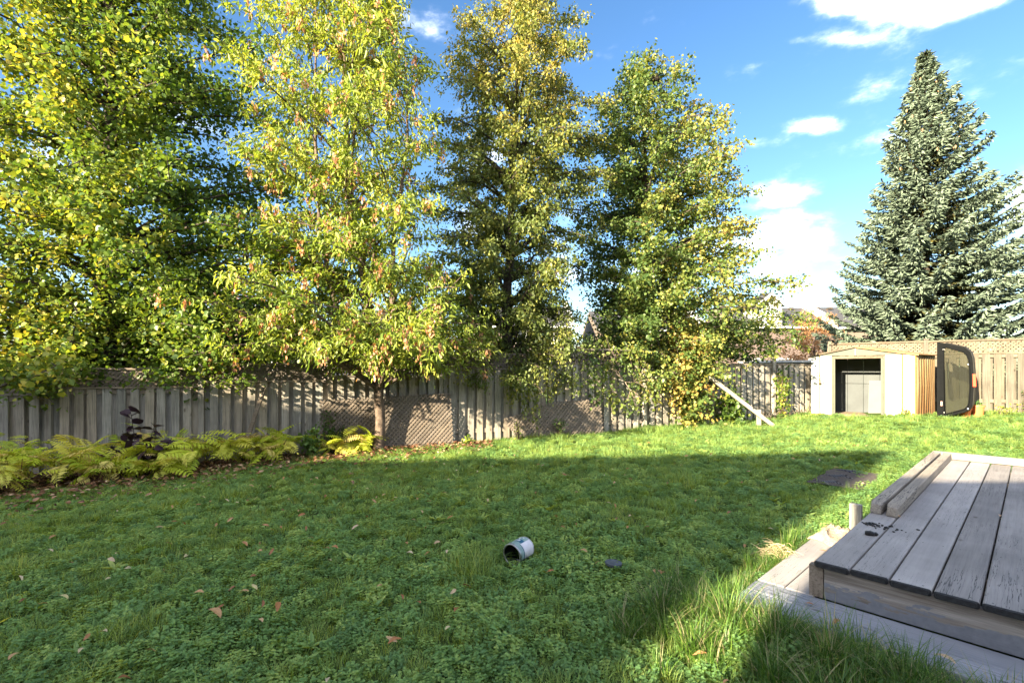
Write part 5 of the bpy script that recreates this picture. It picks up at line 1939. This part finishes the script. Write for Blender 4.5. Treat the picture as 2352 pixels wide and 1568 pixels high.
def lawn_points():
    P, SC, II = [], [], []
    cells = []
    y = 1.6
    while y < 15.5:
        step = 0.062 + 0.0052 * y
        x0, x1 = -1.15 * y - 0.6, 1.15 * y + 0.6
        x = x0
        while x < x1:
            px, py = x + random.uniform(-.5, .5) * step, y + random.uniform(-.5, .5) * step
            x += step
            fy = fence_y(px)
            if py > fy + 0.35:
                continue
            if px > 7.8 and (py - (14.1 - (px - 9.25) * 0.6976)) > 0.1:
                continue
            s, t = dk_inv(px, py)
            if s > -0.33 and t > -0.38 and t < 1.42:
                continue
            if s > 0.0 and -0.38 < t < 5.2:
                continue
            if px < -1.2 and py > bed_front(px) + random.gauss(0.05, .12):
                if random.random() > 0.05:
                    continue
            # shed footprint, mat, can
            if 8.2 < px < 10.5 and abs((px - 8.12) * 1.58 / 2.18 + (py - 13.1) * 1.5 / 2.18) < 0.02:
                continue
            ax, ay = px - 8.12, py - 13.10
            sx_ = (ax * 0.54 - ay * 0.84) / (0.688 * 0.54 + 0.725 * 0.84)
            if 0 < sx_ < 2.18 and (ax - 0.688 * sx_) / 0.84 > 0.04:
                continue
            mx, my = px - 4.24, py - 6.12
            if abs(mx * .72 + my * .694) < .57 and abs(-mx * .694 + my * .72) < .26 and random.random() < .985:
                continue
            if math.hypot(px - 0.05, py - 3.87) < 0.085 or math.hypot(px - .755, py - 3.62) < .07:
                continue
            g = ground(px, py)
            v = mnoise.noise(Vector((px * 0.9, py * 0.9, 3.0)))
            v2 = mnoise.noise(Vector((px * 2.4, py * 2.4, 8.0)))
            r_ = random.random()
            gr = 0.42 + 0.55 * v + 0.25 * v2
            if py > 8.5:
                gr += 0.15
            if r_ < gr:
                k = 3 if random.random() < .6 else 4
            elif random.random() < 0.025:
                k = 5
            else:
                k = random.choice((0, 1, 2, 6))
            sc = (0.85 + 0.35 * v2 + random.uniform(-.2, .3)) * (0.9 + 0.02 * y)
            tv = mnoise.noise(Vector((px * 1.6, py * 1.6, 21.0)))
            if tv > 0.42 and random.random() < .7:
                k = 4
                sc *= 1.55
            if k in (3, 4) and py > fy - 0.5:
                sc *= 1.25
            P.append((px, py, g - 0.004))
            SC.append(max(.5, sc))
            II.append(k)
        y += step * 0.93
    return np.array(P), np.array(SC), np.array(II)
P, SC, II = lawn_points()
print("lawn clumps", len(P))
props(scatter("lawn_grass", P, RNG.uniform(0, 2 * pi, len(P)), SC, II, src), "short mixed clover and grass lawn covering the yard", "grass", kind="stuff")

# taller grass along the deck edge
src2 = bpy.data.collections.new("tall_grass_source")
for i, me in enumerate([blades(21, 46, .05, .12, .26, .0028, .85, M_tall, segs=4, dry=.1), blades(22, 40, .05, .09, .2, .0028, 1.1, M_tall, segs=4, dry=.08), clump_clover(23, 46, .10, .16), clump_clover(24, 40, .1, .12)]):
    o = bpy.data.objects.new("%02d_tall_source" % i, me)
    src2.objects.link(o)
TP, TS, TI = [], [], []
for k in range(520):
    t_ = random.uniform(1.42, 5.6)
    s_ = -0.02 - abs(random.gauss(0, .17))
    p = dk(s_, t_)
    i_ = random.choice((0, 1, 2, 3, 3, 2))
    TP.append((p.x, p.y, ground(p.x, p.y)))
    TS.append(random.uniform(.6, 1.15) * (1 if i_ > 1 else .8))
    TI.append(i_)
for k in range(150):
    x = random.uniform(-1.3, 9)
    y = fence_y(x) - random.uniform(0.05, 0.45)
    TP.append((x, y, ground(x, y)))
    TS.append(random.uniform(.4, .9))
    TI.append(random.choice((0, 1)))
for k in range(120):
    s_, t_ = -0.36 - abs(random.gauss(0, .04)), random.uniform(-.35, 1.4)
    p = dk(s_, t_)
    TP.append((p.x, p.y, ground(p.x, p.y)))
    TS.append(random.uniform(.35, .8))
    TI.append(random.choice((0, 1, 3)))
for k in range(330):
    s_, t_ = random.uniform(-.75, 1.2), -0.40 - abs(random.gauss(0, .30))
    p = dk(s_, t_)
    TP.append((p.x, p.y, ground(p.x, p.y)))
    TS.append(random.uniform(.7, 1.25))
    TI.append(random.choice((0, 0, 1, 1, 3)))
n = len(TP)
props(scatter("edge_grass", np.array(TP), RNG.uniform(0, 2 * pi, n), np.array(TS), np.array(TI), src2, .12), "taller grass and clover growing along the deck and fence edges", "grass", kind="stuff")

# individual long grass clumps by the step
TG = [blades(31, 95, .07, .20, .44, .0034, 1.0, M_tall, "blades", 5, .14), blades(32, 80, .07, .16, .36, .0034, 1.25, M_tall, "blades", 5, .2), blades(33, 70, .05, .16, .30, .003, .55, M_tall, "blades", 5, .06)]
TC = [(1.22, 2.72, 1.0, 0, "long grass clump at the left tip of the deck step"), (1.05, 2.52, .95, 1, "straggling long grass clump nearest the lawn left of the step"),
      (1.38, 2.50, .95, 0, "long grass clump against the front of the step, second from its left tip"), (1.55, 2.34, .95, 0, "long grass clump midway along the front of the step"),
      (1.72, 2.12, .9, 1, "long grass clump before the step close to the bottom edge"), (1.20, 2.30, .8, 1, "flattened long grass clump below the step tip"),
      (1.45, 2.14, .85, 1, "long grass clump at the bottom edge left of the step front"), (1.9, 1.93, .8, 0, "long grass clump at the bottom right corner by the step"),
      (2.20, 3.86, .95, 2, "upright bright grass tuft beside the side step near the burlap"), (1.72, 3.52, .75, 2, "thin grass tuft left of the straw heap"),
      (1.42, 3.10, .85, 2, "sunlit grass tuft at the outer edge of the side step"), (0.95, 2.85, .6, 1, "small drooping grass clump left of the step tip")]
for k, (x, y, sc, v, lab) in enumerate(TC):
    t = thing("grass_clump", lab, "grass", (x, y, ground(x, y)), group="long grass clumps round the deck step")
    props(put("blades", TG[v], t, Matrix.Translation((x, y, ground(x, y))) @ Matrix.Rotation(k * 1.3, 4, 'Z') @ Matrix.Scale(sc, 4)), kind="stuff")
# straw heap
mb = MB()
for k in range(260):
    c = Vector((2.02 + random.gauss(0, .055), 3.66 + random.gauss(0, .055), ground(2.0, 3.66) + abs(random.gauss(.05, .035))))
    d = Vector((random.gauss(0, 1), random.gauss(0, 1), random.gauss(0, .4))).normalized() * random.uniform(.03, .07)
    mb.tube([c - d, c + Vector((0, 0, .012)), c + d], .0012, 3, cap=False)
props(put("straw_heap", mb.mesh("straw_heap", simple_mat("dry_straw", (0.5, 0.38, 0.22), 0.85, 0.25, 30))), "small heap of dry tan straw beside the side step", "straw", kind="stuff")

# ------------------------------------------------------------------ fallen leaves
M_fallen = leaf_mat("fallen_leaf", [(0.0, (0.20, 0.08, 0.04)), (0.3, (0.34, 0.15, 0.06)), (0.55, (0.46, 0.28, 0.14)), (0.8, (0.52, 0.40, 0.28)), (1.0, (0.48, 0.42, 0.14))], 0.2, inst=True, wmix=0.85)
def curled(seed):
    r = random.Random(seed)
    V, Fc = [], []
    n = 7
    for k in range(n + 1):
        q = k / n
        wd = 0.19 * math.sin(pi * min(1, q * .96 + .02)) ** .8
        z = 0.16 * math.sin(q * pi) * r.uniform(.6, 1.2) + 0.2 * (q - .5) ** 2
        b = 0.1 * math.sin(q * 3 + seed)
        V += [(b - wd, q - .5, z + wd * .45), (b, q - .5, z), (b + wd, q - .5, z + wd * .5)]
    for k in range(n):
        j = k * 3
        Fc += [(j, j + 1, j + 4, j + 3), (j + 1, j + 2, j + 5, j + 4)]
    V = np.array(V)
    return mesh_np("fallen_leaf", V, np.array(Fc), M_fallen, {'v': np.full(len(V), .5), 'w': np.zeros(len(V))}, smooth_=True)
CL = [curled(k) for k in range(4)]
cnt = 0
while cnt < 290:
    y = 2.1 + 7.0 * random.random() ** 0.7
    x = random.uniform(-1.05 * y, 0.9 * y)
    w_left = 1.0 if x < -0.12 * y else 0.45
    if random.random() > w_left:
        continue
    s, t_ = dk_inv(x, y)
    if s > -0.4 and t_ > -0.45:
        continue
    if x < -1.3 and y > bed_front(x) - .05:
        continue
    M = Matrix.Translation((x, y, ground(x, y) + random.uniform(.07, .105))) @ Matrix.Rotation(random.uniform(0, 6.28), 4, 'Z') @ Matrix.Rotation(random.gauss(0, .3), 4, 'X') @ Matrix.Rotation(random.gauss(0, .4), 4, 'Y') @ Matrix.Scale(random.uniform(.042, .074), 4)
    o = put("fallen_leaf", CL[cnt % 4], None, M)
    props(o, "dry curled brown or tan leaf fallen on the lawn grass", "leaf", "fallen leaves scattered over the lawn")
    cnt += 1
# a few particular leaves
SP = [(-1.80, 2.92, .05, .115, 1.2, "long orange-brown leaf lying in the grass near the bottom left corner"), (-1.47, 3.02, .05, .09, .5, "pointed tan leaf standing in the grass right of the long orange leaf"),
      (1.03, 3.30, .08, .11, 2.6, "curled tan leaf standing in the lawn right of the flat stone")]
for (x, y, dz, s_, rz, lab) in SP:
    props(put("fallen_leaf", CL[0], None, Matrix.Translation((x, y, ground(x, y) + dz + .02)) @ Matrix.Rotation(rz, 4, 'Z') @ Matrix.Rotation(.25, 4, 'X') @ Matrix.Scale(s_, 4)), lab, "leaf")
DL = [(0.62, -.32, PTOP, .085, .3, "orange-brown leaf lying against the fascia on the grey step"), (0.19, -.30, PTOP, .075, 1.9, "narrow orange leaf on the grey step near the grass"),
      (0.02, -.16, PTOP, .045, .9, "small pale leaf on the step below the deck corner"), (0.185, 1.42, DTOP, .045, .2, "small orange leaf in the gap just below the timber ends"),
      (0.185, 1.74, DTOP, .035, 1.2, "tiny orange leaf in the deck gap beside the timbers"), (0.73, 2.02, DTOP, .05, 2.1, "orange leaf on the deck boards near the right edge"),
      (-.17, 0.85, PTOP, .05, .7, "tan leaf on the sunlit side step")]
for (s_, t_, z, sz, rz, lab) in DL:
    p = dk(s_, t_, z + .2 * sz)
    props(put("fallen_leaf", CL[1], None, Matrix.Translation(p) @ Matrix.Rotation(rz, 4, 'Z') @ Matrix.Scale(sz, 4)), lab, "leaf")
# litter in the bed and at its margin
def litter():
    n = 8500
    x = RNG.uniform(-9.5, -0.4, n)
    P, D = [], []
    for xi in x:
        a, b = bed_front(xi), fence_y(xi)
        if random.random() < .3:
            y = a - abs(random.gauss(0, .8))
            dz = .065
        else:
            y = random.uniform(a, b)
            dz = .02
        P.append((xi, y, ground(xi, y) + dz + random.uniform(0, .02)))
    P = np.array(P)
    D = RNG.normal(0, 1, (n, 3)) * np.array([1, 1, .3])
    m = leaf_mat("litter_leaf", [(0.0, (0.06, 0.025, 0.015)), (0.4, (0.17, 0.075, 0.04)), (0.75, (0.30, 0.16, 0.09)), (1.0, (0.44, 0.30, 0.20))], 0.1, wmix=0)
    me = leaves_mesh("leaf_litter", LEAF_OVAL, P, D, RNG.uniform(.04, .085, n), RNG.uniform(-.6, .6, n), m, RNG.random(n) ** 1.3, RNG.random(n))
    props(put("leaf_litter", me), "brown fallen leaf litter covering the bed under the shrubs", "leaf litter", kind="stuff")
litter()

# ------------------------------------------------------------------ far row of brick houses
def siding_mat(name, col, step, depth=0.3):
    m, nt, p, out = new_mat(name)
    tc = nt.nodes.new('ShaderNodeTexCoord')
    s = nt.nodes.new('ShaderNodeSeparateXYZ')
    nt.links.new(tc.outputs['Object'], s.inputs[0])
    f = math_n(nt, 'FRACT', math_n(nt, 'DIVIDE', s.outputs[2], step))
    c = ramp(nt, f, [(0.0, tuple(x * .55 for x in col)), (0.12, col), (1.0, col)])
    v = noise_n(nt, tc.outputs['Object'], 3, 4)
    c = mixc(nt, 0.5, c, ramp(nt, v, [(.3, (.8, .8, .8)), (.7, (1.1, 1.1, 1.1))]), 'MULTIPLY')
    nt.links.new(c, p.inputs['Base Color'])
    p.inputs['Roughness'].default_value = .8
    return m
M_brick = siding_mat("pinkish_brick", (0.115, 0.083, 0.073), 0.075)
M_brick2 = siding_mat("tan_brick", (0.15, 0.115, 0.092), 0.075)
M_siding = siding_mat("pale_siding", (0.34, 0.35, 0.35), 0.14)
M_roof = siding_mat("grey_shingles", (0.045, 0.044, 0.048), 0.12)
M_trimw = simple_mat("white_trim", (0.5, 0.5, 0.48), 0.6, 0.04)
M_glass = simple_mat("dark_window_glass", (0.03, 0.035, 0.045), 0.08, 0.2, 2, spec=0.8)
def quad_prism(mb, q, th):
    q = [Vector(v) for v in q]
    n = (q[1] - q[0]).cross(q[3] - q[0]).normalized() * th
    mb.add([v for v in q] + [v - n for v in q], [(0, 1, 2, 3), (7, 6, 5, 4), (0, 4, 5, 1), (1, 5, 6, 2), (2, 6, 7, 3), (3, 7, 4, 0)])
def far_house(x0, x1, Y, eave, ridge, depth, wallm, label, gx=None, nwin=3, zb=0.0, vents=(0.25, 0.5, 0.75), parapet=True):
    t = thing("brick_house", label, "house", ((x0 + x1) / 2, Y, zb))
    mb = MB().box(((x0 + x1) / 2, Y + depth / 2, (zb + eave) / 2), (x1 - x0, depth, eave - zb))
    put("wall", mb.mesh("wall", wallm), t)
    mb = MB()
    ov = .35
    dz = (ridge - eave) * ov / (depth / 2)
    quad_prism(mb, [(x0, Y - ov, eave - dz + .04), (x1, Y - ov, eave - dz + .04), (x1, Y + depth / 2, ridge), (x0, Y + depth / 2, ridge)], .12)
    quad_prism(mb, [(x1, Y + depth + ov, eave - dz + .04), (x0, Y + depth + ov, eave - dz + .04), (x0, Y + depth / 2, ridge), (x1, Y + depth / 2, ridge)], .12)
    rf = put("roof", mb.mesh("roof", M_roof), t)
    for xe in (x0 + .05, x1 - .05):
        v = [(xe, Y, eave), (xe, Y + depth, eave), (xe, Y + depth / 2, ridge - .1)]
        put("gable_end", mesh_py("gable_end", [(a - .06, b, c) for a, b, c in v] + [(a + .06, b, c) for a, b, c in v], [(0, 1, 2), (5, 4, 3), (0, 3, 4, 1), (1, 4, 5, 2), (2, 5, 3, 0)], [wallm]), t)
    mb = MB().box(((x0 + x1) / 2, Y - ov - .06, eave - dz - .02), (x1 - x0, .12, .14))
    put("gutter", mb.mesh("gutter", M_trimw), t)
    def roof_z(y):
        return ridge + (y - (Y + depth / 2)) * (ridge - eave) / (depth / 2)
    for f in vents:
        xv = x0 + (x1 - x0) * f
        yv = Y + depth / 2 - .55
        mb = MB().box((xv, yv, roof_z(yv) + .12), (.34, .34, .16))
        o = put("roof_vent", mb.mesh("roof_vent", M_bark_dark), t)
    if parapet:
        mb = MB().bar((x1, Y - ov, eave - dz + .3), (x1, Y + depth / 2, ridge + .28), .28, .5)
        put("party_wall", mb.mesh("party_wall", M_trimw), t)
    for lv in (0, 1):
        for k in range(nwin):
            xc = x0 + (x1 - x0) * (k + .5) / nwin
            zc = zb + 1.75 + lv * 2.6
            w, h = (1.25, 1.35)
            if zc + h / 2 > eave - .1:
                continue
            fr = MB()
            for (cx, cz, sx, sz) in ((xc, zc + h / 2, w + .16, .1), (xc, zc - h / 2, w + .16, .12), (xc - w / 2, zc, .1, h - .1), (xc + w / 2, zc, .1, h - .1), (xc, zc, .07, h - .1)):
                fr.box((cx, Y - .05, cz), (sx, .12, sz))
            fo = put("window", fr.mesh("window", M_trimw), t)
            po = put("pane", MB().box((xc, Y - .02, zc), (w, .03, h)).mesh("pane", M_glass), t)
            po.parent = fo
            po.matrix_basis = Matrix.Identity(4)
    if gx:
        w = gx[1] - gx[0]
        xm = (gx[0] + gx[1]) / 2
        z0_, z1_, z2_ = eave - .5, gx[2], gx[3]
        mb = MB().box((xm, Y + 1.2, (z0_ + z1_) / 2), (w, 2.3, z1_ - z0_))
        v = [(gx[0], z1_), (gx[1], z1_), (xm, z2_)]
        yf, yb = Y + .05, Y + 2.35
        mb.add([(a, yf, b) for a, b in v] + [(a, yb, b) for a, b in v], [(0, 1, 2), (5, 4, 3), (0, 3, 4, 1)])
        put("dormer_wall", mb.mesh("dormer_wall", M_siding), t)
        mb = MB()
        for sg in (-1, 1):
            e = (xm + sg * (w / 2 + .3), z1_ - (z2_ - z1_) * .3 / (w / 2))
            q = [(xm, yf - .3, z2_ + .06), (e[0], yf - .3, e[1] + .06), (e[0], yb + 1.2, e[1] + .06), (xm, yb + 1.2, z2_ + .06)]
            if sg > 0:
                q = q[::-1]
            quad_prism(mb, q, .1)
        ro = put("dormer_roof", mb.mesh("dormer_roof", M_roof), t)
        for sg in (-1, 1):
            e = (xm + sg * (w / 2 + .3), z1_ - (z2_ - z1_) * .3 / (w / 2))
            mb = MB().bar((xm, yf - .34, z2_ - .04), (e[0], yf - .34, e[1] - .04), .06, .2)
            put("barge_board", mb.mesh("barge_board", M_trimw), t)
    return t
far_house(17.6, 25.25, 38.0, 5.05, 6.95, 8.0, M_brick, "pinkish brick house with grey roof and pale dormer left of the spruce", gx=(19.3, 21.25, 6.75, 7.5), vents=(.55, .68, .82))
far_house(25.4, 34.0, 38.5, 5.05, 7.05, 8.0, M_brick2, "tan brick house with grey roof half hidden behind the spruce", vents=(.12, .25, .4), parapet=False)
far_house(7.0, 15.8, 40.0, 5.0, 6.9, 8.0, M_brick2, "tan brick house glimpsed behind the linden tree")
far_house(-3.8, 4.8, 39.0, 5.2, 7.2, 8.0, M_brick, "pinkish brick house glimpsed behind the middle trees")
far_house(-15.5, -6.2, 39.5, 5.0, 6.9, 8.0, M_brick2, "tan brick house glimpsed behind the yellow-green tree")
far_house(-28.0, -18.0, 38.5, 5.0, 6.9, 8.0, M_brick, "brick house hidden behind the big left tree")
# neighbour's low white garage
t = thing("garage", "low white garage wall with dark windows seen over the fence left of the shed", "garage", (14.2, 23.5, .3))
put("wall", MB().box((14.6, 25.0, 1.05), (4.0, 3.0, 1.7)).mesh("wall", M_siding), t)
put("roof", MB().box((14.6, 25.0, 1.96), (4.3, 3.3, .1)).mesh("roof", M_trimw), t)
for k in range(3):
    put("window", MB().box((13.3 + k * 1.2, 23.47, 1.35), (.5, .05, .6)).mesh("window", M_glass), t)

# ------------------------------------------------------------------ houses behind the viewer (unseen, sized and shaped to throw the shade over the lawn)
def yard_house(name, label, foot, h, slope, wallm):
    cx = sum(p[0] for p in foot) / 4
    cy = sum(p[1] for p in foot) / 4
    t = thing(name, label, "house", (cx, cy, 0))
    n = len(foot)
    k_ins = 0.998
    vs_ = [(cx + (x - cx) * k_ins, cy + (y - cy) * k_ins, z) for z in (-.5, h - .05) for x, y in foot]
    fs = [(i, (i + 1) % n, n + (i + 1) % n, n + i) for i in range(n)]
    put("wall", mesh_py("wall", vs_, fs, [wallm]), t)
    inset = 3.5
    tp = []
    for (x, y) in foot:
        tp.append((x + (cx - x) * .8, y + (cy - y) * .8, h + slope))
    vs_ = [(x, y, h - .14) for x, y in foot] + [(x, y, h) for x, y in foot] + tp
    fs = [tuple(range(n))[::-1]] + [(i, (i + 1) % n, n + (i + 1) % n, n + i) for i in range(n)] + [(n + i, n + (i + 1) % n, 2 * n + (i + 1) % n, 2 * n + i) for i in range(n)] + [tuple(range(2 * n, 3 * n))]
    put("roof", mesh_py("roof", vs_, fs, [M_roof]), t)
    fx0, fx1, fy = min(p[0] for p in foot[:2]), max(p[0] for p in foot[:2]), foot[0][1]
    fy2 = cy + (fy - cy) * k_ins
    for lv in range(2):
        for k in range(3 if h > 4 else 0):
            xc = fx0 + (fx1 - fx0) * (k + .5) / 3
            fo = put("window", MB().box((xc, fy2 + .03, 1.6 + lv * 2.4), (1.3, .1, 1.3)).mesh("window", M_trimw), t)
            po = put("pane", MB().box((xc, fy2 + .07, 1.6 + lv * 2.4), (1.1, .1, 1.1)).mesh("pane", M_glass), t)
            po.parent = fo
            po.matrix_basis = Matrix.Identity(4)
    return t
TE = math.tan(SUN_EL)
hB = (5.7 + 4.0) / SY * TE
qx = lambda q, y: (q + SY * 0 + 0.72 * y) / 0.694
yard_house("house", "brick house standing behind the viewer, owner of the deck", [(qx(-.95, -4.0), -4.0), (14, -4.0), (14, -13), (qx(-.95, -4.0), -13)], hB, 1.2, M_brick)
hA = (8.25 + 9.0) / SY * TE
xa = qx(-1.32, -9.0)
yard_house("house", "tall neighbouring house behind the viewer to the left", [(-21.85, -9.0), (xa, -9.0), (xa - 10.37, -19), (-31.4, -19)][::1], hA, 0.8, M_brick2)
hC = (10.9 + 9.0) / SY * TE  # unseen house added, raised until its shadow covers the left fence
yard_house("house", "unseen tallest house added behind the viewer to shade the left fence", [(-34.0, -9.02), (-21.9, -9.02), (-31.4, -19.02), (-44.4, -19.02)], hC, 0.8, M_brick)

hG = (2.45 + 4.2) / SY * TE  # unseen block added between the houses, ends the sun strip near the viewer
yard_house("garage", "unseen flat-roofed block added behind the viewer to cut off the sun strip", [(-10.5, -4.25), (qx(-.90, -4.25), -4.25), (qx(-.90, -4.25), -7.5), (-10.5, -7.5)], hG, 0.15, M_siding)
